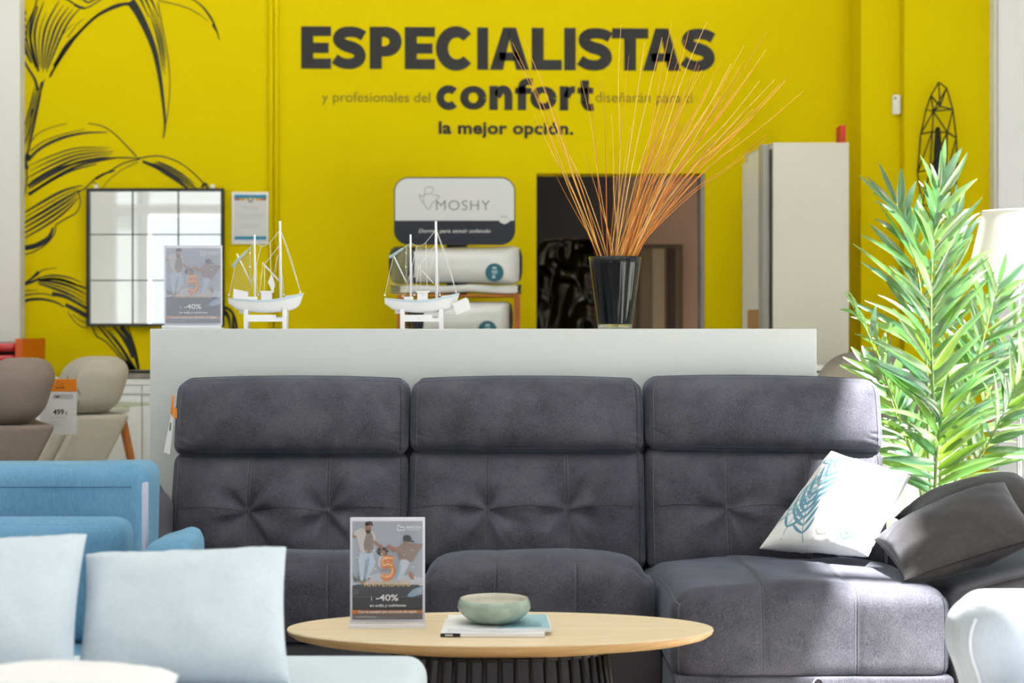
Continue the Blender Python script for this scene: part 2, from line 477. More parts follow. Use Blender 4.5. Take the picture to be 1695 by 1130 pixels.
# ------------------------------------------------------------------ wall lettering
def wall(q, off=.003):
    return lambda a, b_: (X(a, YB - off), YB - off, Z(b_ + (a - 498) * .0062 * q, YB - off))
t = thing('wall_lettering', (X(840, YB), YB - .004, Z(230, YB)), 'black slogan in vinyl letters high on the yellow wall', 'lettering')
pl = wall(1)
def arc(cx, cy, rx, ry, a0, a1, n=16):
    return [(cx + rx * math.cos(math.radians(a0 + (a1 - a0) * i / n)), cy - ry * math.sin(math.radians(a0 + (a1 - a0) * i / n))) for i in range(n + 1)]
TV, TH = 20.0, 17.0
b = MB(); yt, yb = 43.5, 113.5
def rect(x0, x1, y0, y1): b.poly([pl(x0, y1), pl(x1, y1), pl(x1, y0), pl(x0, y0)])
def gE(x0, x1, f=False):
    rect(x0, x0 + TV, yt, yb)
    for y in (yt, (yt + yb) / 2 - TH / 2 + .5, yb - TH): rect(x0 + TV, x1 - (4 if abs(y - yt) > 1 and abs(y - yb + TH) > 1 else 0), y, y + TH - (1 if abs(y - yt) < 1 else 0))
def gI(x0, x1): rect(x0, x1, yt, yb)
def gS(x0, x1):
    cx = (x0 + x1) / 2; w = (x1 - x0); k = w / 54.0
    path = [(x1 - 4, yt + 15.5), (cx + 14 * k, yt + 10.5), (cx + 2 * k, yt + 8.6), (cx - 10 * k, yt + 10.2), (cx - 17.0 * k, yt + 17), (cx - 16.0 * k, yt + 25), (cx - 6 * k, yt + 31.5),
            (cx + 8 * k, yt + 36), (cx + 16 * k, yt + 43), (cx + 16.5 * k, yt + 52), (cx + 9 * k, yt + 59.5), (cx - 2 * k, yt + 61.6), (cx - 14 * k, yt + 59.5), (x0 + 3, yt + 53)]
    p = [tuple(q[:2]) for q in spline([(a, c, 0) for a, c in path], 5)]
    n_ = len(p); wd = [17.2 + 2.6 * math.exp(-((i / (n_ - 1) - .5) / .12) ** 2) + 1.5 * math.exp(-((i / (n_ - 1) - .3) / .08) ** 2) + 1.5 * math.exp(-((i / (n_ - 1) - .7) / .08) ** 2) for i in range(n_)]
    b.ribbon(p, wd, pl)
def gP(x0, x1):
    rect(x0, x0 + TV, yt, yb)
    rx = 22; h = 49
    b.ribbon([(x0 + TV, yt + TH / 2)] + arc(x1 - rx - TV / 2 + 4, yt + h / 2, rx - 4, h / 2 - TH / 2, 90, -90, 16) + [(x0 + TV, yt + h - TH / 2)], [TH] + [TH + 3.2 * math.sin(math.pi * i / 16) for i in range(17)] + [TH], pl)
def gC(x0, x1):
    p = arc((x0 + x1) / 2 + 2.5, (yt + yb) / 2, (x1 - x0) / 2 - 8, (yb - yt) / 2 - TH / 2 + 1, 42, 318, 30)
    b.ribbon(p, [17.5 + 2.5 * math.sin(math.pi * i / 30) for i in range(31)], pl)
def gA(x0, x1):
    cx = (x0 + x1) / 2; hw = 10.5
    for sg in (-1, 1):
        o, i_ = cx + sg * (x1 - x0) / 2, cx + sg * ((x1 - x0) / 2 - 21.5)
        b.poly([pl(o, yb), pl(i_, yb), pl(cx - sg * 1.0, yt + 14), pl(cx, yt), pl(cx + sg * hw, yt)][::sg])
    rect(cx - 17, cx + 17, yb - 29, yb - 15)
def gL(x0, x1): rect(x0, x0 + TV, yt, yb); rect(x0 + TV, x1, yb - TH, yb)
def gT(x0, x1): c_ = (x0 + x1) / 2; rect(x0, x1, yt, yt + TH); rect(c_ - TV / 2, c_ + TV / 2, yt + TH, yb)
gE(498.5, 548); gS(551, 606); gP(612, 665); gE(670, 720); gC(721, 785); gI(790, 808); gA(811, 876); gL(880, 930); gI(934, 953); gS(957, 1014); gT(1013, 1073); gA(1064, 1127); gS(1128, 1184)
b.build('headline', m_letter, t)
# second line: confort
b = MB(); yt, yb = 140, 180
def bowl(x0, x1): b.ribbon(arc((x0 + x1) / 2, 160, (x1 - x0) / 2 - 6.5, 14.2, 0, 360, 30), [12.5 + 1.5 * math.cos(4 * math.pi * i / 30) for i in range(31)], pl)
b.ribbon(arc(742.5, 160, 13.8, 14.2, 44, 316, 24), 12.8, pl)
bowl(762, 805)
rect(810, 824, yt, yb); b.ribbon([(822, 157)] + arc(833, 157, 8.6, 11.2, 165, 0, 14) + [(841.6, yb)], 13.4, pl)
rect(857, 871, 140, yb); rect(852.5, 880, 143, 153); b.ribbon([(864, 146)] + arc(874, 140, 10, 7.2, 180, 78, 10) + [(881.5, 133.2)], 11.6, pl)
bowl(878, 921)
rect(926.5, 940.5, yt, yb); b.ribbon([(938, 158)] + arc(949, 158, 10, 12.4, 160, 92, 8) + [(951.5, 145.8)], 11.5, pl)
rect(961, 975, 130, 168); rect(956, 982, 142, 152); b.ribbon([(968, 164)] + arc(976.5, 166, 8.4, 9, 180, 275, 10) + [(982.5, 174)], 12.0, pl)
b.build('keyword', m_letter, t)
b = MB(); b.text('la mejor opción.', pl, 726, 199, 949, 227, bold=.034, space=1.06); b.build('closing_line', m_letter, t)
b = MB(); b.text('y profesionales del', pl, 533, 152, 712, 173, bold=-.003); b.build('thin_line', m_letter_thin, t)
b = MB(); b.text('diseñarán para ti', pl, 986, 149.5, 1146, 171.5, bold=-.006); b.build('thin_line', m_letter_thin, t)

# ------------------------------------------------------------------ palm mural drawn on the wall
b = MB(); wp = wall(0, .002)
def stroke(pts, w0, w1=None, mid=None, n=7, wob=.0):
    p = [tuple(q[:2]) for q in spline([(a, c, 0) for a, c in pts], n)]
    N = len(p); w1 = w0 if w1 is None else w1
    wd = []
    for i in range(N):
        s_ = i / (N - 1)
        w = (w0 * (1 - 2 * s_) + mid * 2 * s_ if s_ < .5 else mid * (2 - 2 * s_) + w1 * (2 * s_ - 1)) if mid is not None else w0 * (1 - s_) + w1 * s_
        wd.append(max(.25, w * (1 + wob * noise.noise(Vector((p[i][0] * .11, p[i][1] * .11, w0))))))
    b.ribbon(p, wd, wp)
def fan(A, C, n, wfn, jitter=.12, lo=0.0, hi=1.0):
    """strokes blended between two boundary curves of equal point count"""
    rnd = random.Random(len(A) * 31 + n)
    for i in range(n):
        k = (i + .5) / n
        pts = [(a[0] * (1 - k) + c[0] * k, a[1] * (1 - k) + c[1] * k) for a, c in zip(A, C)]
        p = [tuple(q[:2]) for q in spline([(a, c, 0) for a, c in pts], 10)]
        sA = [tuple(q[:2]) for q in spline([(a, c, 0) for a, c in A], 10)]; sC = [tuple(q[:2]) for q in spline([(a, c, 0) for a, c in C], 10)]
        s0 = lo + rnd.random() * jitter; s1 = hi - rnd.random() * jitter * 2
        i0 = int(s0 * (len(p) - 1)); q = p[i0:int(s1 * (len(p) - 1)) + 1]
        gap = [math.hypot(a[0] - c[0], a[1] - c[1]) / n for a, c in zip(sA, sC)][i0:]
        if len(q) < 4: continue
        w = wfn(k, rnd)
        b.ribbon(q, [min(max(.35, .74 * gap[j]), max(.3, w * math.sin(math.pi * (j + .6) / (len(q) + .2)) ** .6)) for j in range(len(q))], wp)
# stem
fan([(33.5, 226), (42, 198), (52, 160), (52, 139), (35, 95)], [(47, 243), (58, 195), (72, 142), (84, 122), (140, 60)], 4, lambda k, r: 2.2 + r.random() * 1.6, .02, 0, .72)
stroke([(36, 262), (40, 240), (48, 215), (54, 180)], 4, 2)
stroke([(44, 262), (50, 235), (58, 200), (66, 160), (70, 135)], 3.5, 2.5)
# big fan leaf
fan([(64, 116), (48, 70), (46, 40), (56, -4)], [(76, 124), (100, 70), (122, 30), (160, -6)], 8, lambda k, r: 2.0 + 2.6 * r.random(), .10)
stroke([(60, 112), (46, 75), (45, 45), (57, 14), (62, -4)], 3, 2.4)
stroke([(64, 118), (52, 80), (52, 50), (62, 10)], 3.5, 3)
for k in range(7): stroke([(33.5, 4 + 12 * k), (38, 12 + 12 * k), (43, 24 + 11 * k)], 4.5, 2.5)
stroke([(38, 22), (37, 50), (42, 80), (52, 104)], 7, 3)
stroke([(34, 92), (46, 112), (58, 132), (62, 150)], 3, 5)
# arching leaf to the right
stroke([(82, 128), (100, 95), (128, 58), (158, 28), (190, 10), (214, 6)], 3, 5.5, 4.5)
stroke([(84, 124), (110, 84), (140, 44), (170, 22), (205, 8)], 2, 2.2)
stroke([(90, 110), (108, 78), (128, 56), (146, 38)], 6, 3)
stroke([(100, 90), (96, 100), (84, 124)], 2, 4)
stroke([(122, 8), (136, 14), (150, 10), (170, -3)], 2.4, 2)
stroke([(108, -3), (126, 8), (142, 13)], 3.5, 1.2)
stroke([(136, -3), (146, 4), (160, -3)], 4, 2)
stroke([(96, 66), (110, 50), (122, 40)], 1.5, .6); stroke([(112, 62), (128, 40), (140, 30)], 1.5, .6)
# hanging tip
stroke([(216, 2), (228, 20), (243, 50), (255, 82), (263, 118), (269, 160), (273, 205), (270, 229)], 15, 1.6, 8)
stroke([(261, 4), (270, 50), (278, 95), (281, 140), (278, 185), (272, 215)], 1.8, 1.2)
fan([(236, 4), (252, 40), (262, 80), (270, 130)], [(258, 4), (268, 50), (275, 90), (278, 120)], 4, lambda k, r: 1.6 + 1.2 * r.random(), .2)
for q in (232, 240, 249): stroke([(q, -3), (q + 7, 12), (q + 14, 28)], 4, 1)
# far tip
stroke([(262, 1), (290, 7), (312, 14), (330, 24)], 1.6, 1.4)
stroke([(316, -3), (334, 10), (348, 28), (357, 46), (363, 66)], 1.6, 1.4, 3.6)
stroke([(328, 22), (338, 30), (345, 36)], 1.2, .6); stroke([(352, 40), (358, 50), (361, 58)], 4.5, 2)
# middle leaf
stroke([(49, 238), (62, 222), (84, 211), (112, 204)], 1.6, 1.0); stroke([(146, 204), (170, 209), (190, 222), (210, 242), (226, 259)], 1.6, 2.2)
stroke([(46, 266), (66, 246), (100, 229), (140, 220), (178, 219)], 4.5, 1.5, 5.2)
stroke([(50, 250), (72, 234), (104, 222), (140, 214)], 2.0, 1.0)
fan([(44, 272), (85, 254), (130, 242), (190, 244)], [(48, 326), (90, 298), (140, 274), (226, 258)], 6, lambda k, r: 2.0 + 3.4 * k * (.6 + .5 * r.random()), .10)
stroke([(46, 308), (90, 282), (140, 267), (190, 261), (230, 262)], 5, 1.6)
stroke([(47, 322), (86, 298), (120, 282), (160, 271)], 5.5, 1.6)
stroke([(47, 255), (42, 268), (46, 280)], 8, 4)
stroke([(228, 262), (262, 258), (295, 268), (322, 288), (350, 318)], 2.2, 1.8)
stroke([(236, 267), (262, 278), (290, 296), (316, 316)], 4, 3, 8)
fan([(262, 266), (285, 276), (310, 292), (334, 314)], [(250, 270), (275, 284), (300, 300), (322, 316)], 3, lambda k, r: 2.2 + r.random() * 2, .12)
stroke([(334, 310), (340, 304), (345, 316)], 5, 3)
# lower leaf
stroke([(232, 263), (205, 270), (180, 284), (158, 296), (140, 312), (128, 318)], 2, 2.2)
stroke([(228, 268), (200, 282), (178, 300), (168, 316)], 1.4, 1)
stroke([(190, 282), (172, 288), (158, 296)], 2.5, 5)
stroke([(152, 300), (160, 306), (154, 316), (144, 312)], 1.6, 1.6)
fan([(33.5, 352), (70, 330), (105, 312), (142, 304)], [(33.5, 402), (75, 378), (110, 352), (138, 318)], 6, lambda k, r: 2.2 + 3.2 * r.random(), .10)
stroke([(130, 318), (133, 336), (126, 352), (112, 360), (92, 372)], 1.8, 2.2)
stroke([(92, 372), (90, 386), (76, 404), (52, 418), (33.5, 421)], 2.0, 2)
stroke([(88, 376), (80, 394), (60, 406), (33.5, 412)], 3, 8, 9)
stroke([(33.5, 250), (44, 284), (42, 316), (33.5, 352)], 2.2, 2.0); stroke([(33.5, 268), (38, 292), (36, 320)], 2, 1.2)
# leaf running behind the mirror
stroke([(33, 474), (48, 464), (58, 456), (64, 450)], 2, 6); stroke([(40, 470), (54, 466), (66, 460)], 6, 3)
stroke([(62, 452), (74, 446), (94, 443)], 2, .8)
fan([(60, 460), (85, 453), (115, 456), (146, 468)], [(62, 470), (90, 480), (118, 492), (146, 510)], 5, lambda k, r: 2.0 + 3.0 * r.random(), .08)
stroke([(64, 464), (95, 462), (122, 470), (146, 478)], 4, 3); stroke([(86, 486), (106, 490), (126, 500), (146, 512)], 7, 4)
stroke([(108, 504), (124, 512), (146, 524)], 6, 8); stroke([(112, 516), (122, 530), (134, 540), (146, 543)], 1.6, 1.4); stroke([(120, 520), (132, 530), (146, 535)], 1.4, 1.2)
stroke([(33, 502), (48, 496), (70, 495), (92, 500), (106, 508)], 6, 2); stroke([(33, 491), (50, 487), (72, 486), (90, 490)], 3, 1.4); stroke([(33, 484), (46, 481), (62, 480)], 2, 1)
# leaf tips under the mirror
stroke([(153, 540), (160, 556), (176, 566), (196, 588), (216, 614)], 1.8, 2.6); stroke([(163, 540), (180, 560), (200, 586), (218, 612)], 3, 3)
stroke([(170, 540), (188, 560), (205, 582), (222, 614)], 1.8, 6); stroke([(180, 545), (196, 566), (212, 590), (226, 614)], 1.2, 3)
stroke([(188, 540), (202, 556), (212, 572), (220, 592)], 3, 5, 7); stroke([(200, 540), (214, 560), (224, 588), (229, 613)], 8, 3, 9)
stroke([(211, 540), (220, 564), (227, 590), (231, 614)], 1.6, 2); stroke([(206, 598), (216, 606), (220, 614)], 6, 8)
# rounded leaf end to the right of the mirror
stroke([(370, 508), (382, 514), (389, 528), (392, 545)], 4.5, 4.5); stroke([(371, 516), (378, 524), (381, 545)], 9, 2); stroke([(385, 520), (386, 545)], 2, 6)
tag(b.build('palm_mural', m_ink), 'black line drawing of arching palm leaves on the yellow wall', 'mural')
# ------------------------------------------------------------------ charcoal sofa
sofa = thing('corner_sofa', (0.05, 5.85, 0), 'charcoal three seat sofa with tall headrests and a chaise', 'sofa')
def nz(p, s, a): return noise.noise(Vector((p[0] * s, p[1] * s, p[2] * s))) * a

def seam_tube(mp, pts, r, off, mat, name, parent, n=6):
    b = MB(); b.tube([mp(p) + Vector(off) for p in pts], r, n); return b.build(name, mat, parent)

def back_unit(x0, x1, seed, zt, z_mid, tilt):
    w = (x1 - x0); hx = w / 2; cx = (x0 + x1) / 2
    # lower tufted cushion
    zb = .44; hz = (z_mid - zb) / 2; hy = .11
    Y0 = 6.07
    def dl(g, u, v, wv):
        x, y, z = g
        fw = max(0.0, -v)
        th = ((u + 1) * 1.5) % 1.0 if abs(u) < .999 else (0.0 if u < 0 else 1.0)
        pil = max(0.0, 1 - (2 * th - 1) ** 2)
        edge = (1 - abs(u) ** 6) * (1 - abs(wv) ** 4)
        d = .030 * edge + .040 * pil ** .5 * (1 - .45 * wv * wv) * edge
        k = (wv - .06 + .10 * (pil - .5)) / .05
        d -= .003 * math.exp(-(k / .4) ** 2)
        for su in (-1 / 3, 1 / 3):
            ddx = (u - su) * hx; ddz = (wv - .02) * hz
            r = math.hypot(ddx, ddz)
            d -= .016 * math.exp(-(r / .07) ** 2)
            an = math.atan2(ddz, ddx)
            d += .011 * math.exp(-((r - .07) / .055) ** 2) * math.sin(an * 5 + seed * 1.7 + su * 9) * (1 if abs(ddx) > .004 else .3)
            # long pull creases
            for (ca, cl, cs) in ((.95 + .2 * math.sin(seed + su), .16, 1), (-.95, .13, -1)):
                tt = ddx * math.cos(ca) + ddz * math.sin(ca); nn = -ddx * math.sin(ca) + ddz * math.cos(ca)
                if tt > 0: d -= .011 * math.exp(-(nn / .010) ** 2) * math.exp(-(tt / cl) ** 2) * (1 - math.exp(-(tt / .02) ** 2))
        d += nz((x + seed * 3, 0, z), 7, .006) * edge
        y -= fw * d
        # sides pull in towards the top joint and bottom
        x *= 1 - .004 * max(0, wv) ** 3 + .006 * math.cos(wv * 1.4)
        z += .012 * (1 - u * u) * (1 if wv > .5 else 0) * 0
        y += (z + hz) * .26
        return (x, y, z)
    b = MB(); mp = b.rbox((cx, Y0 + hy, zb + hz), (hx, hy, hz), .034, (96, 6, 46), dl, 5)
    o = b.build('back_cushion', m_grey, sofa)
    for su in (-1 / 3, 1 / 3):
        for e in (-.0055, .0055):
            pts = [(su * hx + e, -hy, hz * (-.96 + 1.92 * i / 60)) for i in range(61)]
            seam_tube(mp, pts, .0011, (0, -.0006, 0), m_seam, 'seam', o, 5)
    pts = []
    for i in range(91):
        u = -.97 + 1.94 * i / 90; th = ((u + 1) * 1.5) % 1.0; pil = 1 - (2 * th - 1) ** 2
        pts.append((u * hx, -hy, hz * (.06 - .10 * (.5 - pil))))
    seam_tube(mp, pts, .0009, (0, -.0003, 0), m_seamd, 'seam', o, 5)
    for sg in (-1, 1):
        pts = [(sg * (hx - .022), -hy, hz * (-.97 + 1.94 * i / 60)) for i in range(61)]
        seam_tube(mp, pts, .0013, (0, -.0002, 0), m_seam if sg < 0 else m_seamd, 'seam', o, 5)
    # headrest
    hz2 = (zt - z_mid) / 2; hy2 = .10; w2 = hx * .995
    def dh(g, u, v, wv):
        x, y, z = g
        fw = max(0.0, -v)
        edge = (1 - abs(u) ** 8)
        d = .060 * (1 - abs(u) ** 5) * max(0, 1 - abs((wv - .12) / 1.12) ** 2.4) + nz((x * 1.0 + seed * 5, 1, z * 1.6), 5, .008) * edge * (1 - abs(wv) ** 4)
        # puckers along the lower edge near the sides
        if wv < -.4:
            for sg in (-1, 1):
                ds = (sg * u - .93) * hx
                d -= .006 * math.exp(-(ds / .035) ** 2) * (.5 + .5 * math.sin(z * 240 + x * 90))
        y -= fw * d
        z += .010 * (1 - u * u) * (1 if wv > .3 else 0) + tilt * x
        x *= 1 - .022 * max(0, wv) ** 4 + .006
        y += (z + hz2) * .30
        return (x, y, z)
    b = MB(); mp = b.rbox((cx, Y0 + hy2 + .075, z_mid + hz2 - .004), (w2, hy2, hz2 + .004), .042, (60, 6, 30), dh, 6)
    o = b.build('headrest', m_grey, sofa)
    for sg in (-1, 1):
        pts = [(sg * (w2 - .024), -hy2, hz2 * (-.96 + 1.90 * i / 50)) for i in range(51)]
        seam_tube(mp, pts, .0013, (0, -.0002, 0), m_seam if sg < 0 else m_seamd, 'seam', o, 5)
    pts = [(w2 * (-.94 + 1.88 * i / 60), -hy2 * .2, hz2) for i in range(61)]
    seam_tube(mp, pts, .0018, (0, 0, .0004), m_seamd, 'seam', o, 5)

UX = [(X(286, 6.17), X(675, 6.17)), (X(678, 6.17), X(1066, 6.17)), (X(1070, 6.17), X(1463, 6.17))]
back_unit(*UX[0], 1, Z(629, 6.15), Z(755, 6.05), .0)
back_unit(*UX[1], 2, Z(629, 6.15), Z(749, 6.05), .0)
back_unit(*UX[2], 3, Z(628, 6.15), Z(747, 6.05), -.012)

def seat_unit(x0, x1, seed):
    hx = (x1 - x0) / 2; cx = (x0 + x1) / 2; y0, y1 = 5.50, 6.22; z0, z1 = .285, Z(910, 5.62)
    hy = (y1 - y0) / 2; hz = (z1 - z0) / 2
    def d(g, u, v, w):
        x, y, z = g
        top = max(0, w); fr = max(0, -v)
        z -= top * .052 * abs(u) ** 4.5 + top * .10 * max(0, v + .55)
        y -= fr * (.030 * (1 - abs(u) ** 6) * (1 - .6 * w * w))
        for su in (-1 / 3, 1 / 3): y += fr * .006 * math.exp(-((u - su) * hx / .012) ** 2); z -= top * .0012 * math.exp(-((u - su) * hx / .012) ** 2)
        n_ = nz((x + seed, y, z), 5, .005); z += top * n_; y += fr * n_
        return (x, y, z)
    b = MB(); mp = b.rbox((cx, y0 + hy, z0 + hz), (hx, hy, hz), .085, (54, 24, 12), d, 6)
    o = b.build('seat_cushion', m_grey, sofa)
    for su in (-1 / 3, 1 / 3):
        for e in (-.004, .004):
            pts = [(su * hx + e, hy - 1.7 * hy * i / 30, hz) for i in range(31)] + [(su * hx + e, -hy, hz - 2 * hz * i / 20) for i in range(1, 20)]
            seam_tube(mp, pts, .0009, (0, -.0005, .0004), m_seam if e < 0 else m_seamd, 'seam', o, 5)
seat_unit(X(285, 5.6) - .03, X(688, 5.55), 1)
seat_unit(X(690, 5.55), X(1084, 5.55), 4)

# chaise
hx0, hx1 = X(1112, 5.2), X(1577, 5.2)
y0, y1 = 5.19, 6.20; z0, z1 = Z(1105, 5.2) - .05, .525
hx, hy, hz = (hx1 - hx0) / 2, (y1 - y0) / 2, (z1 - z0) / 2
def dch(g, u, v, w):
    x, y, z = g
    top = max(0, w); fr = max(0, -v)
    z -= top * (.028 * abs(u) ** 4 + .030 * max(0, v + .2) + .006)
    y -= fr * .012 * (1 - abs(u) ** 6) * (1 - w * w * .5)
    for su in (-.36, .31): y += fr * .005 * math.exp(-((u - su) * hx / .010) ** 2); z -= top * .004 * math.exp(-((u - su) * hx / .010) ** 2)
    n_ = nz((x + 9, y * .7, z), 5, .012); z += top * n_; y += fr * n_ * .7
    z += top * .006 * math.sin(x * 17 + y * 9) * (1 - abs(u))
    if u < -.99: x -= .0
    x += (0.012 if u < 0 else -.004) * (v + 1) * .5 * (-1)
    return (x, y, z)
b = MB(); mp = b.rbox(((hx0 + hx1) / 2, y0 + hy, z0 + hz), (hx, hy, hz), .06, (64, 44, 18), dch, 6)
o = b.build('chaise_cushion', m_grey, sofa)
for su in (-.36, .31):
    for e in (-.005, .005):
        pts = [(su * hx * (1 - .25 * (i / 40)) + e, -hy + 1.7 * hy * i / 40, hz) for i in range(40, -1, -1)] + [(su * hx + e, -hy, hz - 2 * hz * i / 24) for i in range(1, 24)]
        seam_tube(mp, pts, .0011, (0, -.0006, .0005), m_seam, 'seam', o, 5)
pts = [(-hx, hy - 1.98 * hy * i / 40, hz - .012) for i in range(41)] + [(-hx + .006, -hy, hz - 2 * hz * i / 30) for i in range(1, 30)]
seam_tube(mp, pts, .0022, (-.0004, -.0006, 0), m_seam, 'seam', o, 5)
pts = [(hx - .012, -hy, hz * (.96 - 1.9 * i / 30)) for i in range(31)]
seam_tube(mp, pts, .0013, (0, -.0006, 0), m_seamd, 'seam', o, 5)
# drawer front below with its pull loop
b = MB(); b.rbox(((hx0 + hx1) / 2, 5.176 + .31, .153), (hx - .001, .31, .100), .010, (20, 4, 4), None, 2)
dr = b.build('drawer_front', m_grey, sofa)
lx = X(1351, 5.2)
b = MB()
def loop(s_, t_):
    a = math.pi * 2 * s_
    return (lx + math.sin(a) * .026 * (1 - .35 * math.cos(a)), 5.170 - .008 * (1 - math.cos(a)) + (t_ - .5) * .016, .252 - .038 * (1 - math.cos(a)))
b.grid(loop, 30, 3); b.grid(lambda s_, t_: tuple(Vector(loop(s_, t_)) * 1.0 + Vector((0, 0, -.0015))), 30, 3, True)
b.build('pull_loop', fabric('satin strap', (120, 112, 116), (176, 172, 178), sheen=.6), dr)
# plinth under the two seats, arms, rear frame, feet
b = MB(); b.rbox(((UX[0][0] + UX[1][1]) / 2, 5.53 + .32, .165), ((UX[1][1] - UX[0][0]) / 2 + .01, .32, .118), .012, (30, 4, 4), None, 2); b.build('plinth', m_greyarm, sofa)
b = MB(); b.rbox(((UX[0][0] + UX[2][1]) / 2, 6.31, .44), ((UX[2][1] - UX[0][0]) / 2, .09, .39), .03, (10, 2, 4), None, 3); b.build('rear_frame', m_greyarm, sofa)
b = MB(); b.rbox(((UX[2][1] + hx1 + .40) / 2, 6.20, .30), ((hx1 + .40 - UX[2][1]) / 2, .07, .235), .03, (4, 2, 3), None, 3); b.build('gap_filler', m_greyarm, sofa)  # dark filler added so the gap beside the arm reads as shade
# left arm
ax0, ax1 = -1.47, UX[0][0] + .012
def darm(g, u, v, w):
    x, y, z = g
    top = max(0, w)
    z -= top * (.17 * max(0, -v) ** 1.6 + .035 * u * u)
    x -= (1 if u < 0 else 0) * .01
    n_ = nz((x, y, z), 5, .012); z += top * n_; y -= max(0, -v) * (.02 - n_)
    return (x, y, z)
b = MB(); b.rbox(((ax0 + ax1) / 2, 5.82, .42), ((ax1 - ax0) / 2, .40, .355), .11, (8, 16, 10), darm, 6); b.build('arm', m_greyarm, sofa)
# right arm: wide padded slope rising outwards, panel face in front with piping
rx0, rx1 = hx1 + .010, hx1 + .46
def drarm(g, u, v, w):
    x, y, z = g
    top = max(0, w)
    z += top * (.085 * (1 - (1 - (u + 1) / 2) ** 2.0) - .02 - .05 * (v + 1) / 2)
    return (x, y, z)
b = MB(); mp = b.rbox(((rx0 + rx1) / 2, 5.66, .285), ((rx1 - rx0) / 2, .46, .225), .035, (20, 20, 8), drarm, 5); o = b.build('arm', m_greyarm, sofa)
hxx = (rx1 - rx0) / 2
pts = [(-hxx + .02 + (2 * hxx - .04) * i / 30, -.46, .225) for i in range(31)]
seam_tube(mp, pts, .004, (0, -.006, .000), m_seamd, 'seam', o, 6)
pts = [(-hxx, -.46, -.22 + .44 * i / 30) for i in range(31)]
seam_tube(mp, pts, .003, (-.001, -.002, 0), m_seamd, 'seam', o, 6)
for fx in (ax0 + .08, UX[1][0], hx0 + .06, rx1 - .06):
    for fy in (5.72, 6.25):
        MB().tube([(fx, fy, 0), (fx, fy, .066)], .025, 12).build('foot', m_black_metal, sofa)

# ------------------------------------------------------------------ pillows
def pillow(bl, br, tr, tl, T, seed=0, n=28, inset=.07, power=.42, wr=.006, ntop=None):
    bl, br, tr, tl = map(Vector, (bl, br, tr, tl))
    nrm = ((br - bl) + (tr - tl)).cross((tl - bl) + (tr - br)).normalized()     # faces the viewer for bl-br-tr-tl counter-clockwise
    def pt(s_, t_, side, off=0.0):
        s2 = s_ * (1 - inset * (1 - t_ * t_) * abs(s_) ** 3); t2 = t_ * (1 - inset * (1 - s_ * s_) * abs(t_) ** 3)
        a, c = (s2 + 1) / 2, (t2 + 1) / 2
        p = bl * (1 - a) * (1 - c) + br * a * (1 - c) + tr * a * c + tl * (1 - a) * c
        h = max(0, (1 - s_ * s_)) ** power * max(0, (1 - t_ * t_)) ** power
        w_ = 0
        if h > 0:
            e = max(abs(s_), abs(t_))
            w_ = wr * noise.noise(Vector((s_ * 2.6 + seed, t_ * 2.6, side))) + wr * .9 * e ** 3 * noise.noise(Vector((s_ * 9 + seed, t_ * 9, side + 3)))
            w_ *= min(1, h * 2.2)
        return p + nrm * side * (h * T / 2 + w_ + off)
    return pt
def pillow_mesh(b, pt, n=30):
    ax = [math.sin(math.pi / 2 * (-1 + 2 * i / n)) for i in range(n + 1)]
    idx = {}
    for side in (1, -1):
        for i in range(n + 1):
            for j in range(n + 1):
                if side < 0 and (i in (0, n) or j in (0, n)): idx[(side, i, j)] = idx[(1, i, j)]
                else: idx[(side, i, j)] = b.vert(pt(ax[i], ax[j], side))
        for i in range(n):
            for j in range(n):
                q = [idx[(side, i, j)], idx[(side, i + 1, j)], idx[(side, i + 1, j + 1)], idx[(side, i, j + 1)]]
                b.face(*(q if side > 0 else q[::-1]))
def edge_seam(pt, n=24):
    e = []
    ax = [math.sin(math.pi / 2 * (-1 + 2 * i / n)) for i in range(n)]
    e += [pt(a, -1, 1) for a in ax] + [pt(1, a, 1) for a in ax] + [pt(-a, 1, 1) for a in ax] + [pt(-1, -a, 1) for a in ax]
    return e
def make_pillow(name, corners, T, mat, label, cat, seed=0, piping=None, **k):
    pt = pillow(*corners, T, seed, **k)
    b = MB(); pillow_mesh(b, pt)
    if piping is None: return tag(b.build(name, mat), label, cat), pt
    c = (corners[0] + corners[1]) / 2
    t = thing(name, tuple(c), label, cat)
    b.build('cover', mat, t)
    MB().tube(edge_seam(pt), .0028, 6, closed=True).build('piping', piping, t)
    return t, pt

# patterned pillow: white cloth printed with blue-green palm leaves
pc = [P(1257, 908, 5.86), P(1437, 921, 5.62), P(1508, 787, 5.90), P(1376, 746, 6.06)]
pt = pillow(*pc, .15, 3)
b = MB(); pillow_mesh(b, pt, 40)
def leafprint(s0, t0, ang, L_, npairs, wl, mi, spread=.9):
    """a printed palm leaf in pillow surface coordinates"""
    b.m = mi
    dx, dy = math.cos(ang), math.sin(ang)
    def put(a, c):
        a = max(-.97, min(.97, a)); c = max(-.97, min(.97, c)); return pt(a, c, 1, .0012)
    stem = [(s0 + dx * L_ * i / 14, t0 + dy * L_ * i / 14) for i in range(15)]
    b.ribbon(stem, .014, put)
    for i in range(1, npairs + 1):
        k = i / (npairs + 1); cx_, cy_ = s0 + dx * L_ * k, t0 + dy * L_ * k
        ll = wl * (math.sin(math.pi * (k * .85 + .12)) ** .7)
        for sg in (-1, 1):
            a2 = ang + sg * spread * (1 - .35 * k)
            pts = [(cx_ + math.cos(a2 + sg * -.25 * j / 8) * ll * j / 8, cy_ + math.sin(a2 + sg * -.25 * j / 8) * ll * j / 8) for j in range(9)]
            b.ribbon(pts, [max(.005, .068 * ll / .45 * math.sin(math.pi * (j + .7) / 9.2) ** .8) for j in range(9)], put)
    b.m = 0
leafprint(-.62, -.95, 1.42, 1.85, 8, .50, 1, 1.0)
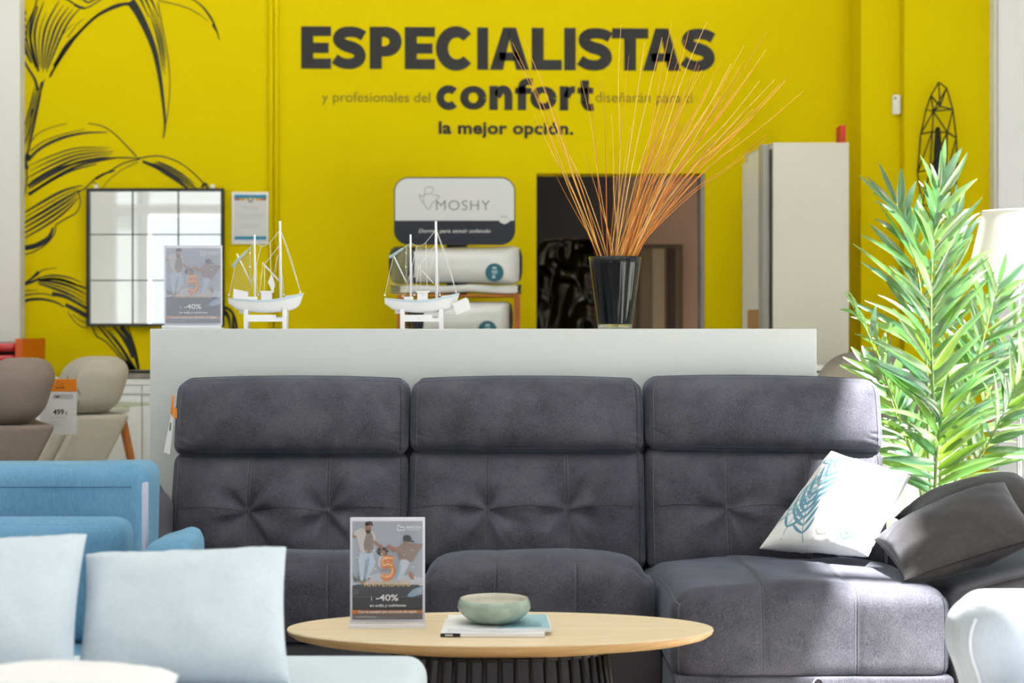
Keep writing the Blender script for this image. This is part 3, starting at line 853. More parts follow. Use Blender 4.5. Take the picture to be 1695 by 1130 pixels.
leafprint(-.97, -.75, 1.15, 1.3, 6, .36, 2, 1.0)
leafprint(-.20, -.97, 1.9, .95, 6, .40, 1, 1.0)
leafprint(-.05, -.95, 1.05, .9, 5, .34, 3, 1.0)
leafprint(.48, -.95, 1.3, .62, 5, .40, 1, 1.0)
leafprint(-.95, .55, .5, 1.0, 6, .34, 1, 1.0)
leafprint(-.40, .88, -.12, 1.2, 8, .26, 2, 1.0)
leafprint(.10, .10, .35, .85, 7, .26, 1, 1.0)
leafprint(.10, -.55, .8, 1.0, 6, .32, 2, 1.0)
leafprint(.6, .3, 1.0, .6, 6, .22, 1)
tag(b.build('leaf_pillow', [M('white printed cotton', (226, 228, 228), .8, sheen=.2), M('print teal', (98, 146, 168), .8), M('print pale teal', (146, 182, 192), .8), M('print pale grey', (200, 206, 202), .8)]),
    'white square pillow printed with teal palm leaves, leaning on the chaise backrest', 'pillow')
m_dpil = fabric('dark velvet', (52, 50, 52), (74, 71, 72), sheen=.35, streak=(14, 14, 14))
make_pillow('velvet_pillow', [P(1448, 893, 5.66), P(1497, 960, 5.26), P(1722, 890, 5.32), P(1664, 798, 5.80)], .17, m_dpil,
            'charcoal velvet pillow lying tilted over the sofa arm, front of two', 'pillow', 5, m_seamd, inset=.05)
make_pillow('velvet_pillow', [P(1482, 856, 5.90), P(1540, 880, 5.64), P(1740, 836, 5.80), P(1690, 792, 6.10)], .19, m_dpil,
            'charcoal velvet pillow behind another dark pillow, nearest the palm plant', 'pillow', 8, m_seamd, inset=.05)

# ------------------------------------------------------------------ pale blue chaise in front with its cushions
ch = thing('daybed', (-1.1, 3.75, 0), 'ice blue low upholstered daybed in front of the coffee table, partly out of frame', 'daybed')
b = MB(); b.rbox((-1.18, 3.65, .375), (.975, .68, .105), .05, (12, 8, 3), lambda g, u, v, w: (g[0], g[1], g[2] + max(0, w) * .008 * (1 - u * u) * (1 - v * v)), 5); b.build('seat', m_ltseat, ch)
b = MB(); b.rbox((-1.18, 3.65, .185), (.955, .66, .085), .02, (2, 2, 2), None, 3); b.build('base', m_ltseat, ch)
for fx in (-2.05, -.30):
    for fy in (3.1, 4.2): MB().tube([(fx, fy, 0), (fx, fy, .104)], [.018, .024], 12).build('leg', m_legwood, ch)
def cush(corners, T, label, seed): return make_pillow('cushion', corners, T, m_ltblue, label, 'cushion', seed, None, inset=.05, power=.36, wr=.010)
cush([P(126, 1132, 3.78), P(481, 1132, 3.78), P(474, 905, 3.96), P(142, 918, 3.96)], .17, 'pale blue rectangular cushion standing upright on the daybed beside the coffee table', 2)
cush([P(-170, 1132, 3.62), P(122, 1138, 3.70), P(144, 884, 3.90), P(-170, 902, 3.82)], .17, 'pale blue cushion at the frame edge, partly cut off, on the daybed', 6)
# white throw cushion lying nearer
make_pillow('cushion', [P(-120, 1190, 3.25), P(300, 1200, 3.20), P(296, 1117, 3.45), P(-120, 1132, 3.5)], .13, M('white cotton', (240, 240, 242), .85, sheen=.2, bump=.2, bscale=25),
            'white cushion lying flat, cut off by the bottom of the frame', 'cushion', 11)

# ------------------------------------------------------------------ blue sofa behind the cushions
bs = thing('blue_sofa', (-1.5, 5.0, 0), 'sky blue fabric sofa behind the pale cushions', 'sofa')
xr = X(236, 5.0)
b = MB(); b.rbox(((xr - 1.1) , 5.13, .50), (1.1, .12, Z(774, 5.0) - .50), .045, (30, 4, 12), lambda g, u, v, w: (g[0], g[1] - max(0, -v) * nz(g, 6, .01) + .12 * g[2], g[2] + max(0, w) * (.004 * u + nz(g, 3, .006))), 4); b.build('backrest', m_blue, bs)
b = MB(); b.tube([(xr - 2.1 + 2.06 * i / 10, 5.04, Z(806, 5.04)) for i in range(11)], .002, 5); b.build('seam', M('blue piping', (70, 112, 146), .8), bs)
xi = X(208, 4.85)
b = MB(); b.rbox((xi - .5, 4.915, .575), (.5, .085, Z(862, 4.83) - .575), .05, (20, 4, 8), lambda g, u, v, w: (g[0], g[1] - max(0, -v) * .02 * (1 - u ** 4) * (1 - w ** 4), g[2]), 4); b.build('back_cushion', m_blue, bs)
b = MB(); b.rbox((xr - 1.1, 4.82, .29), (1.1, .22, .12), .04, (8, 4, 3), None, 4); b.build('seat', m_blue, bs)
bx0, bx1 = X(234, 4.62), X(318, 4.62)
b = MB(); b.rbox(((bx0 + bx1) / 2, 4.72, .42), ((bx1 - bx0) / 2, .125, Z(892, 4.6) - .42), .045, (6, 14, 10), lambda g, u, v, w: (g[0], g[1] + max(0, -v) * nz(g, 9, .02), g[2] + max(0, w) * (.012 * u + nz(g, 14, .010))), 5); b.build('arm', m_blue, bs)
for fx in (-3.0, bx1 - .05):
    for fy in (4.66, 5.2): MB().tube([(fx, fy, 0), (fx, fy, .175)], .02, 12).build('leg', m_legwood, bs)
b = MB(); b.box(X(233, 4.75), X(239.5, 4.75), 4.765, 4.80, Z(925, 4.76), Z(800, 4.76)); tag(b.build('price_board', M('lavender card', (196, 200, 222), .6)), 'thin white price board seen edge-on beside the blue sofa arm', 'price tag')

# ------------------------------------------------------------------ pale armchair cut off by the right edge
ac = thing('armchair', (X(1700, 4.4), 4.6, 0), 'pale grey armchair with rolled arm, cut off at the frame corner', 'armchair')
m_pale = fabric('pale grey cloth', (174, 181, 190), (192, 199, 208), sheen=.2, streak=(40, 40, 12), weave=500)
zt = Z(986, 4.25); hzA = zt / 2 - .04
ax_l = X(1583, 4.25)
def dac(g, u, v, w):
    x, y, z = g
    s_ = (w + 1) / 2                                   # 0 at the foot, 1 at the top of the arm
    fr = max(0, -u)
    x += fr * (.040 * (1 - math.exp(-((s_ - .80) / .16) ** 2)) * (1 if s_ < .8 else .6) + .03 * max(0, .45 - s_))
    y *= 1 - .20 * (1 - math.exp(-((s_ - .82) / .22) ** 2)) * (1 if s_ < .82 else 0)
    return (x, y, z)
def scroll_arm(yc):
    b = MB(); mp = b.rbox((ax_l + .37, yc, .08 + hzA), (.37, .115, hzA), .085, (14, 8, 30), dac, 8); o = b.build('arm', m_pale, ac)
    pts = [(-.37 + .012, -.115 + .0, hzA * (.86 - 1.0 * i / 30)) for i in range(31)]
    seam_tube(mp, pts, .0045, (-.001, -.003, 0), M('pale piping', (214, 218, 226), .7), 'piping', o, 8)
    seam_tube(mp, [(-.33 + .66 * i / 20, -.115, -.06) for i in range(21)], .003, (0, -.001, 0), M('pale piping', (214, 218, 226), .7), 'piping', o, 6)
scroll_arm(4.33); ax_l += .012; scroll_arm(3.64)
b = MB(); b.rbox((ax_l + .36, 3.985, .30), (.33, .20, .10), .05, (6, 4, 3), None, 4); b.build('seat', m_pale, ac)
b = MB(); b.rbox((ax_l + .80, 3.985, .46), (.08, .43, .40), .06, (3, 6, 6), None, 4); b.build('backrest', m_pale, ac)
for fx in (ax_l + .12, ax_l + .66):
    for fy in (4.33, 3.64): MB().tube([(fx, fy, 0), (fx, fy, .085)], .018, 12).build('leg', m_legwood, ac)
# ------------------------------------------------------------------ coffee table
TZ = HC - (0.2817 / 0.994) * 0 - 0.8257                      # 0.444
tx, ty = X(828, 4.9), 4.9
A_, B_ = .588, .277
tb = thing('coffee_table', (tx, ty, 0), 'oval oak topped coffee table on a black slatted drum base', 'coffee table')
b = MB(); b.lathe((tx, ty, 0), [(1.0, TZ - .004), (.997, TZ)], 96, A_, B_, False, True)
b.build('tabletop', m_oak, tb)
b = MB(); b.lathe((tx, ty, 0), [(.80, TZ - .036), (.90, TZ - .033), (.965, TZ - .024), (.994, TZ - .013), (1.0, TZ - .004)], 96, A_, B_, True, False)
b.build('rim', m_oakedge, tb)
b = MB(); b.lathe((tx, ty, 0), [(.62, TZ - .052), (.62, TZ - .0365)], 48, A_, B_); b.build('underframe', m_oakedge, tb)
b = MB()
for k in range(44):
    a = 2 * math.pi * k / 44; ca, sa = math.cos(a), math.sin(a)
    b.tube([(tx + ca * .292, ty + sa * .175, TZ - .052), (tx + ca * .305, ty + sa * .185, .30), (tx + ca * .345, ty + sa * .21, .012)], .0062, 6)
b.build('slatted_base', M('graphite metal', (52, 52, 54), .45, metal=.5), tb)
b = MB(); b.lathe((tx, ty, 0), [(.355, 0), (.355, .014)], 48, 1, .61); b.build('base_ring', M('graphite metal', (52, 52, 54), .45, metal=.5), tb)
b = MB(); b.lathe((tx, ty, 0), [(.298, TZ - .064), (.298, TZ - .0525)], 48, 1, .60); b.build('base_ring', M('graphite metal', (52, 52, 54), .45, metal=.5), tb)

# ------------------------------------------------------------------ anniversary sign in an acrylic stand
PC = {}
def pm(i, c, r=.45):
    return M('poster colour %d' % i, c, r)
def sign(cx, d, zb, w, h, yaw, label, washed):
    t = thing('tabletop_sign', (cx, d, zb), label, 'sign', None)
    t.rotation_euler.z = yaw
    hw = w / 2
    # stand: back sheet, frame edges, base foot (local coordinates)
    m_ac = M('white acrylic', (238, 238, 246), .25)
    MB().box(-hw, hw, 0, .004, .012, h, .0015).build('panel', m_ac, t, True)
    b = MB(); b.box(-hw - .004, hw + .003, -.030, .034, 0, .0045, .0015); b.box(-hw - .004, hw + .001, -.030, -.026, .0045, .012, .001); b.build('foot', m_ac, t, True)
    # printed sheet
    mats = [pm(0, (176, 182, 190)), pm(1, (60, 58, 64)), pm(2, (92, 88, 96)), pm(3, (214, 206, 198)), pm(4, (150, 178, 200)), pm(5, (52, 40, 36)), pm(6, (168, 118, 92)),
            pm(7, (148, 128, 112)), pm(8, (232, 128, 44)), pm(9, (245, 244, 240)), pm(10, (245, 200, 120)), pm(11, (196, 128, 66)), pm(12, (84, 100, 84)), pm(13, (206, 212, 220)), pm(14, (46, 46, 52)), pm(15, (200, 214, 226))]
    px0, px1, pz0, pz1 = -hw + .0065, hw - .0065, h * .068, h * .966
    pw, ph = px1 - px0, pz1 - pz0
    b = MB(); lay = [0]
    def pl(a, c): return (px0 + a * pw, -.0004 - lay[0] * .00012, pz1 - c * ph)          # a, c in 0..1 from the top left
    def poly(mi, pts, smooth=False):
        b.m = mi; lay[0] += 1
        if smooth:
            q = [tuple(v[:2]) for v in spline([(x, y, 0) for x, y in pts + pts[:1]], 4)][:-1]
        else: q = pts
        b.poly([pl(a, c) for a, c in reversed(q)])
    def lens(mi, cx_, cy_, rx, ry): poly(mi, [(cx_ + rx * math.cos(2 * math.pi * k / 18), cy_ + ry * math.sin(2 * math.pi * k / 18)) for k in range(18)])
    def band(mi, pts, wds):
        b.m = mi; lay[0] += 1
        # widths measured in picture widths
        b.ribbon([tuple(v[:2]) for v in spline([(x, y, 0) for x, y in pts], 6)], wds, lambda a, c: pl(a, c)) if not isinstance(wds, list) else b.ribbon(pts, wds, lambda a, c: pl(a, c))
    poly(0, [(0, 0), (1, 0), (1, 1), (0, 1)])
    poly(13, [(.0, .60), (.45, .52), (1, .58), (1, .70), (0, .70)])
    # plant by the wall, sofa at the bottom of the picture
    for k in range(9): poly(12, [(.02 + .02 * k, .64), (.0 + .022 * k, .52 + .02 * (k % 3)), (.035 + .02 * k, .60)])
    poly(1, [(0, .655), (.08, .645), (.95, .65), (1, .66), (1, .93), (0, .93)])
    poly(2, [(0, .765), (.5, .772), (1, .765), (1, .785), (.5, .79), (0, .785)])
    poly(14, [(0, .78), (1, .78), (1, .80), (0, .80)])
    poly(2, [(.02, .70), (.07, .69), (.09, .73), (.06, .75), (.01, .75)], True)
    poly(14, [(.50, .66), (.512, .66), (.512, .775), (.50, .775)])
    # father: jumping, head bowed, arm out to the child
    poly(6, [(.01, .13), (.06, .14), (.05, .17), (0, .17), (0, .14)])
    poly(15, [(.12, .31), (.28, .31), (.33, .42), (.29, .50), (.235, .55), (.22, .60), (.185, .585), (.22, .50), (.205, .41), (.19, .40), (.17, .50), (.155, .62), (.11, .60), (.095, .48), (.075, .38)], False)
    poly(4, [(.205, .41), (.215, .37), (.24, .37), (.23, .44), (.20, .52), (.18, .55)], False)
    poly(6, [(.155, .61), (.15, .64), (.12, .645), (.118, .60)]); poly(6, [(.22, .59), (.235, .57), (.26, .585), (.205, .62)])
    poly(3, [(.03, .10), (.10, .075), (.19, .07), (.25, .09), (.31, .11), (.33, .17), (.31, .21), (.28, .20), (.29, .31), (.20, .325), (.12, .31), (.075, .22), (.06, .15), (.02, .14)], False)
    poly(7, [(.20, .12), (.27, .12), (.30, .20), (.28, .31), (.20, .32), (.16, .24)], True)
    poly(6, [(.29, .20), (.33, .20), (.38, .235), (.42, .24), (.43, .26), (.40, .275), (.34, .25)])
    lens(6, .225, .082, .045, .045); poly(5, [(.18, .05), (.19, .01), (.24, -.0), (.285, .012), (.29, .05), (.26, .04), (.21, .045)], True); poly(5, [(.19, .10), (.21, .09), (.26, .095), (.25, .12), (.21, .125)], True)
    # child with curly hair
    lens(5, .43, .31, .085, .045); lens(6, .435, .325, .038, .034); poly(13, [(.38, .36), (.47, .36), (.49, .46), (.37, .46)], True)
    poly(6, [(.40, .25), (.42, .24), (.43, .28), (.40, .30)]); poly(6, [(.48, .25), (.505, .25), (.50, .30), (.475, .29)])
    # mother: leaping, top flying, arm out to the child
    poly(6, [(.49, .245), (.53, .24), (.60, .265), (.66, .265), (.66, .31), (.58, .315), (.52, .285)])
    poly(13, [(.70, .38), (.82, .39), (.79, .47), (.74, .53), (.70, .60), (.62, .60), (.61, .55), (.66, .46)], False)
    poly(4, [(.66, .46), (.70, .44), (.67, .54), (.63, .60), (.61, .57)], False)
    poly(6, [(.80, .52), (.84, .51), (.88, .56), (.87, .60), (.84, .595), (.80, .55)])
    poly(7, [(.66, .25), (.72, .225), (.80, .235), (.90, .225), (1.0, .23), (1.0, .26), (.93, .33), (.86, .41), (.83, .42), (.76, .39), (.66, .39), (.655, .31)], False)
    poly(7, [(.80, .30), (.90, .27), (.97, .26), (.90, .34), (.85, .40), (.80, .39)], True)
    lens(6, .765, .215, .04, .038); poly(5, [(.725, .20), (.73, .155), (.79, .14), (.835, .165), (.84, .195), (.88, .20), (.87, .215), (.82, .21)], True)
    # seated figure at the lower right
    poly(4, [(.78, .76), (.86, .70), (.97, .67), (1, .68), (1, .74), (.92, .76), (.83, .775)], True); poly(3, [(.94, .62), (1, .59), (1, .66), (.95, .66)])
    lens(10, .965, .715, .014, .012)
    # the balloon number and lettering
    five = [(.585, .385), (.455, .385), (.445, .455), (.50, .445), (.565, .46), (.58, .515), (.54, .565), (.47, .575), (.42, .55)]
    band(8, five, .066); band(10, [(a - .008, c - .008) for a, c in five], .018); band(11, [(a + .022, c + .016) for a, c in five[2:]], .014)
    def tx_(mi, s_, a0, c0, a1, c1, bold=.02, shear=0.0):
        b.m = mi; lay[0] += 1; b.text(s_, pl, a0, c0, a1, c1, bold, shear)
    b.m = 10; lay[0] += 1; b.text('ANIVERSARIO', pl, .165, .607, .838, .665, .010, space=1.12)
    tx_(9, '-40%', .335, .745, .655, .812, .022)
    tx_(9, 'i', .268, .768, .279, .808, .0)
    tx_(9, 'en sofás y colchones', .25, .842, .765, .880, .022, .15)
    b.m = 8; poly(11, [(0, .905), (1, .905), (1, .940), (0, .940)]); poly(8, [(0, .903), (.075, .903), (.06, .945), (0, .945)])
    poly(2, [(0, .945), (1, .945), (1, 1), (0, 1)])
    tx_(9, 'Con tu compra una almohada de regalo', .085, .908, .92, .942, .02, .12)
    poly(13, [(.05, .972), (.35, .972), (.35, .976), (.05, .976)])
    # logo: sofa outline and name
    band(9, [(.64, .09), (.64, .045), (.665, .035), (.675, .055), (.73, .06), (.755, .075), (.735, .09), (.64, .09)], [.012] * 8)
    tx_(9, 'MISOFA', .772, .047, .985, .075, .02); poly(9, [(.775, .084), (.95, .084), (.95, .090), (.775, .090)])
    # confetti
    rr = random.Random(4)
    for k in range(26): a, c = .05 + .9 * rr.random(), .26 + .36 * rr.random(); lens(9, a, c, .005 + .006 * rr.random(), .004 + .004 * rr.random())
    pr = b.build('printed_sheet', mats, t, True)
    z1 = -.0006 - lay[0] * .00012
    MB().box(-hw, hw, z1 - .0010, z1 - .0004, .012, h).build('clear_cover', glassy('acrylic cover', (252, 252, 255), .26 if washed else .05) if not washed else glassy('acrylic cover shiny', (246, 246, 250), .15), t, True)
    return t
sign(X(641.5, 4.92), 4.92, TZ, .207, .302, .03, 'printed poster in a white acrylic stand on the oak coffee table', False)
sign(X(320, 6.5), 6.50, DZ, .212, .305, .0, 'printed poster in an acrylic stand on the white divider beside a model boat', True)

# ------------------------------------------------------------------ magazines and bowl
t = thing('magazine', (X(820, 4.85), 4.85, TZ), 'lower magazine with a black spine block, under the other on the table', 'magazine')
def slab(x0, x1, y0, y1, z0, z1, rot):
    c, s_ = math.cos(rot), math.sin(rot); cx_, cy_ = (x0 + x1) / 2, (y0 + y1) / 2
    def r(p): return (cx_ + (p[0] - cx_) * c - (p[1] - cy_) * s_, cy_ + (p[0] - cx_) * s_ + (p[1] - cy_) * c, p[2])
    b = MB(); b.box(x0, x1, y0, y1, z0, z1); b.v = [Vector(r(v)) for v in b.v]; return b, r
mx0, mx1 = X(731, 4.76), X(903, 4.76)
b, r1 = slab(mx0, mx1, 4.745, 4.99, TZ + .0012, TZ + .010, -.02); b.build('pages', m_paper, t)
b, r1 = slab(mx0, mx1, 4.745, 4.99, TZ, TZ + .0012, -.02); b.build('back_cover', M('dark red card', (126, 44, 46), .5), t)
b, r1 = slab(mx0, mx1, 4.745, 4.99, TZ + .010, TZ + .0108, -.02); b.build('front_cover', m_paper, t)
b, _ = slab(mx0, mx0 + .053, 4.7438, 4.7449, TZ + .0008, TZ + .0108, 0.0)
b.v = [Vector(r1(v)) + Vector((-.0, -.001, 0)) for v in b.v]; b.build('spine_block', m_black, t)
b = MB()
for k in range(4): b.poly([r1((mx0 + .013 + .0052 * k, 4.7419, TZ + .0036)), r1((mx0 + .0168 + .0052 * k, 4.7419, TZ + .0036)), r1((mx0 + .0168 + .0052 * k, 4.7419, TZ + .0080)), r1((mx0 + .013 + .0052 * k, 4.7419, TZ + .0080))])
b.build('spine_title', m_paper, t)
t = thing('magazine', (X(828, 4.87), 4.87, TZ + .011), 'upper magazine with a pale blue cover, directly under the ceramic bowl', 'magazine')
mx0, mx1 = X(740, 4.80), X(911, 4.80)
b, r2 = slab(mx0, mx1, 4.765, 5.00, TZ + .0112, TZ + .0195, .03); b.build('pages', m_paper, t)
b, r2 = slab(mx0, mx1, 4.765, 5.00, TZ + .0196, TZ + .0204, .03)
b.m = 1; q = TZ + .0207
b.poly([r2((mx0 + .13, 4.768, q)), r2((mx1 - .004, 4.768, q)), r2((mx1 - .004, 4.996, q)), r2((mx0 + .19, 4.996, q))])
b.m = 2
for k in range(3): b.poly([r2((mx1 - .11 + .01 * k, 4.792 + .03 * k, q + .0003)), r2((mx1 - .025, 4.792 + .03 * k, q + .0003)), r2((mx1 - .025, 4.806 + .026 * k, q + .0003)), r2((mx1 - .11 + .01 * k, 4.806 + .026 * k, q + .0003))])
b.build('front_cover', [m_paper, M('pale cyan print', (168, 212, 226), .4), M('slate print', (96, 126, 140), .5)], t)
bw = thing('bowl', (X(818, 4.86), 4.86, TZ + .021), 'round celadon glazed ceramic bowl on the magazines', 'bowl')
R_ = (X(879, 4.86) - X(757, 4.86)) / 2; H_ = .066
m_cel = M('celadon glaze', (150, 168, 154), .18, coat=.5, vary=.18, vscale=22, spec=.6)
b = MB(); c = (X(818, 4.86), 4.86, TZ + .0215)
b.lathe(c, [(R_ * .42, 0), (R_ * .50, .0015), (R_ * .72, H_ * .14), (R_ * .92, H_ * .40), (R_ * 1.0, H_ * .66), (R_ * .985, H_ * .86), (R_ * .94, H_ * .985), (R_ * .925, H_)], 72, cap1=False)
b.build('outer_wall', m_cel, bw)
b = MB(); b.lathe(c, [(R_ * .925, H_), (R_ * .90, H_ * .985), (R_ * .92, H_ * .80), (R_ * .90, H_ * .55), (R_ * .70, H_ * .25), (R_ * .40, H_ * .12), (R_ * .05, H_ * .10)], 72, cap0=False)
b.build('inner_wall', M('cream glaze', (214, 210, 196), .2, coat=.4, vary=.1, vscale=18), bw)

# ------------------------------------------------------------------ vase and dried stems
vd = 6.53; vx = X(1018, vd); vh = Z(425, vd) - DZ
r0, r1_ = (X(1046, vd) - X(990, vd)) / 2, (X(1062, vd) - X(975, vd)) / 2
vs = thing('vase', (vx, vd, DZ), 'tall tapered black glass vase with clear base holding orange dried stems', 'vase')
def vr(z): return r0 + (r1_ - r0) * z / vh
b = MB(); b.lathe((vx, vd, DZ), [(vr(.017), .017)] + [(vr(z), z) for z in [.02 + (vh - .02) * i / 10 for i in range(11)]] + [(vr(vh) - .004, vh), (vr(vh) - .005, vh - .004), (vr(.05) - .006, .05), (.002, .045)], 56, cap0=True, cap1=True)
b.build('body', M('black glass', (8, 9, 14), .08, spec=.32), vs)
mgl = bpy.data.materials.new('thick clear glass'); mgl.use_nodes = True
mgl.node_tree.nodes['Principled BSDF'].inputs['Transmission Weight'].default_value = 1.0
mgl.node_tree.nodes['Principled BSDF'].inputs['Roughness'].default_value = .02
mgl.node_tree.nodes['Principled BSDF'].inputs['Base Color'].default_value = (.95, 1, .97, 1)
b = MB(); b.lathe((vx, vd, DZ), [(r0 * .94, .0004), (r0, .002), (vr(.0165), .0165)], 56); b.build('base', mgl, vs)
m_tw = [M('dried stem %d' % i, c, .6) for i, c in enumerate([(226, 156, 62), (210, 132, 50), (234, 176, 88), (194, 112, 44), (240, 190, 116)])]
tips = [(848, 70), (842, 74), (866, 62), (877, 128), (884, 190), (893, 118), (920, 180), (918, 286), (905, 160), (962, 132), (972, 140), (966, 250), (1012, 190), (995, 128), (1028, 40), (1041, 92), (1067, 70), (1096, 62), (1112, 36), (1118, 60), (1140, 52), (1170, 36), (1133, 66), (1158, 92),
        (1232, 76), (1270, 52), (1268, 82), (1262, 92), (1233, 98), (1302, 128), (1282, 132), (1300, 134), (1290, 140), (1331, 150), (1225, 110), (1240, 120), (1210, 105), (1196, 98)]
rr = random.Random(21)
while len(tips) < 76:
    a = rr.betavariate(2.4, 1.5)
    tips.append((1000 + 270 * a + rr.uniform(-15, 15), 105 + rr.random() * 130 + 40 * abs(a - .6)))
proto_label = 'thin orange dried stem fanning out of the black vase'
for i, (qx, qy) in enumerate(tips):
    a = (qx - 840) / 490.0
    d1 = vd + rr.uniform(-.13, .09)
    u = max(-1, min(1, (a - .42) * 1.5 + rr.uniform(-.28, .28)))
    e = Vector((vx + u * (r1_ - .010), vd + rr.uniform(-.6, .6) * math.sqrt(max(0, 1 - u * u)) * (r1_ - .012), DZ + vh))
    tip = P(qx, qy, d1)
    low = Vector((vx - .35 * u * r0, vd + rr.uniform(-.02, .02), DZ + .055))
    low = e + (e - tip) * 0.0 + (low - e) * .85
    mid1 = e.lerp(tip, .42) + Vector((rr.uniform(-.012, .012) - .035 * max(0, a - .5), 0, .01 + .045 * max(0, a - .4)))
    mid2 = e.lerp(tip, .75) + Vector((rr.uniform(-.010, .010) - .02 * max(0, a - .5), 0, rr.uniform(-.004, .012)))
    pts = spline([low, e, mid1, mid2, tip], 6)
    N = len(pts); rb_ = rr.uniform(.0014, .0025)
    b = MB(); b.tube(pts, [rb_ * (1 - .68 * (k / (N - 1)) ** 1.3) for k in range(N)], 5)
    tag(b.build('dried_stem', m_tw[rr.randrange(5)]), proto_label, 'dried stem', 'dried stems in the vase')

# ------------------------------------------------------------------ model sailing boats on the divider
def boat(pxl, pxr, d, label, netcol, tagged, flip_boom):
    s_ = (pxr - pxl) / 125.0 * d / F                        # metres per design pixel
    x0 = X(pxl, d)
    t = thing('model_boat', (x0 + 62 * s_, d, DZ), label, 'model boat')
    def q(a, c, y=0.0): return Vector((x0 + a * s_, d + y * s_, DZ + (178 - c) * s_))  # design: a 0..125, c rows 0 (mast top) .. 178 (foot)
    # hull: stations from stern to bow
    def hull(u, v):
        a = 1 + 124 * u
        sheer = 126 + 4.0 * math.sin(math.pi * min(1, u * 1.05)) - 8.5 * max(0, u - .55) ** 1.2 * 2.2 + 1.0 * (1 - u)
        keel = 134 + 17.5 * math.sin(math.pi * min(1, .04 + u * .93)) ** .42 * (1 if u > .1 else (.35 + 6.5 * u))
        beam = 15.5 * math.sin(math.pi * (.14 + .84 * u)) ** .62 * (1 if u < .97 else .6)
        if u > .985: beam = .6
        k = abs(2 * v - 1)
        c = sheer + (keel - sheer) * (1 - k ** 2.4)
        aa = a - (u ** 8) * 11 * (1 - k) ** .8
        return q(aa, c, (1 if v > .5 else -1) * beam * k ** .55)
    m_w = M('white painted wood', (238, 240, 244), .55)
    b = MB(); b.grid(hull, 36, 20)
    deck = [hull(i / 36, 0) + Vector((0, 0, -.002)) for i in range(37)]; deck2 = [hull(i / 36, 1) + Vector((0, 0, -.002)) for i in range(37)]
    for i in range(36): b.poly([deck[i], deck[i + 1], deck2[i + 1], deck2[i]])
    b.build('hull', m_w, t)
    b = MB()
    for i in range(36):
        for v0, v1 in ((-.0, .045), (1.0, .955)):
            A = [hull(i / 36, v0), hull((i + 1) / 36, v0), hull((i + 1) / 36, v1), hull(i / 36, v1)]
            sg = -1 if v0 < .5 else 1
            b.face(*[b.vert(p + Vector((0, sg * .0006, .0004))) for p in A])
    b.build('gunwale_stripe', M('pale blue paint', (176, 208, 222) if tagged else (204, 222, 232), .6), t)
    b = MB(); b.box(*[f for f in (q(18, 0).x, q(30, 0).x)], d - 1.5 * s_, d + 1.5 * s_, q(0, 153).z, q(0, 146).z); b.build('rudder', m_w, t)
    # masts and booms
    b = MB(); b.tube([q(87, 134), q(86, 60), q(85.5, 0)], [2.6 * s_, 2.4 * s_, 2.0 * s_], 10); b.build('main_mast', m_w, t)
    b = MB(); b.tube([q(44, 134), q(43.5, 22)], [2.0 * s_, 1.6 * s_], 10); b.build('mizzen_mast', m_w, t)
    b = MB(); b.tube([q(37, 102), q(14, 54)], 1.25 * s_, 8); b.build('boom', m_w, t)
    b = MB(); b.tube([q(84, 99, 2), q(56, 69, 2)], 1.3 * s_, 8) if not flip_boom else b.tube([q(82, 103, 2), q(62, 82, 2)], .9 * s_, 8); b.build('boom', m_w, t)
    # cabin and deck gear
    b = MB(); b.box(q(55, 0).x, q(72, 0).x, d - 6 * s_, d + 6 * s_, q(0, 131).z, q(0, 118).z); b.box(q(53, 0).x, q(75, 0).x, d - 7.5 * s_, d + 7.5 * s_, q(0, 118).z, q(0, 115.5).z); b.build('cabin', m_w, t)
    b = MB(); b.box(q(33, 0).x, q(48, 0).x, d - 5 * s_, d + 5 * s_, q(0, 131).z, q(0, 125).z)
    b.tube([q(65, 124, -6.4) + Vector((1.8 * s_ * math.cos(k * .7), 0, 1.8 * s_ * math.sin(k * .7))) for k in range(9)], .45 * s_, 5); b.build('deck_hatch', m_w, t)
    b = MB()
    for k in range(5): b.lathe(q(97 + 3.6 * k, 127 - .4 * k, -2 + (k % 2) * 3), [(.5 * s_, 0), (2.6 * s_, .6 * s_), (3.0 * s_, 2.0 * s_), (1.4 * s_, 3.8 * s_)], 10)
    b.build('rope_coil', M('cream rope', (222, 222, 216), .8), t)
    # rigging
    b = MB(); r = .42 * s_
    for pts in ([q(1, 122), q(15, 58)], [q(44, 36), q(54, 41), q(58, 41), q(68, 36), q(84, 16)], [q(54, 41), q(46, 74), q(36, 116), q(31, 124)], [q(69, 36), q(70, 74), q(71, 116)], [q(84, 40), q(69, 60), q(58, 72)],
                [q(87, 16), q(104, 62), q(119, 117)], [q(87, 18), q(101, 60), q(119, 117)], [q(82, 56), q(74, 92)], [q(89, 88), q(92, 122)], [q(57, 72), q(51, 122)], [q(60, 72), q(60, 116)], [q(46, 70), q(48, 122)], [q(38, 100), q(44, 84)]):
        b.tube(spline(pts, 3) if len(pts) > 2 else pts, r, 5)
    for a, c in ((1, 122), (31, 124), (119, 117), (50, 122), (92, 122)): b.lathe(q(a, c + 2), [(.4 * s_, 0), (1.5 * s_, .5 * s_), (1.5 * s_, 3 * s_), (.3 * s_, 3.6 * s_)], 8)
    b.build('rigging', M('white cord', (232, 232, 230), .8), t)
    # net sail with its head rope
    b = MB(); NN = 19; MM = 22
    def ns(u, v):
        top = Vector(q(10, 72)).lerp(q(42, 38), u) if not tagged else Vector(q(14, 58)).lerp(q(42, 38), u)
        bot = Vector(q(6, 119)).lerp(q(38, 124), u)
        p = top.lerp(bot, v); p.y += s_ * (3 * math.sin(u * 5) * (1 - v) + 2 * math.sin(u * 9 + v * 3)); return p
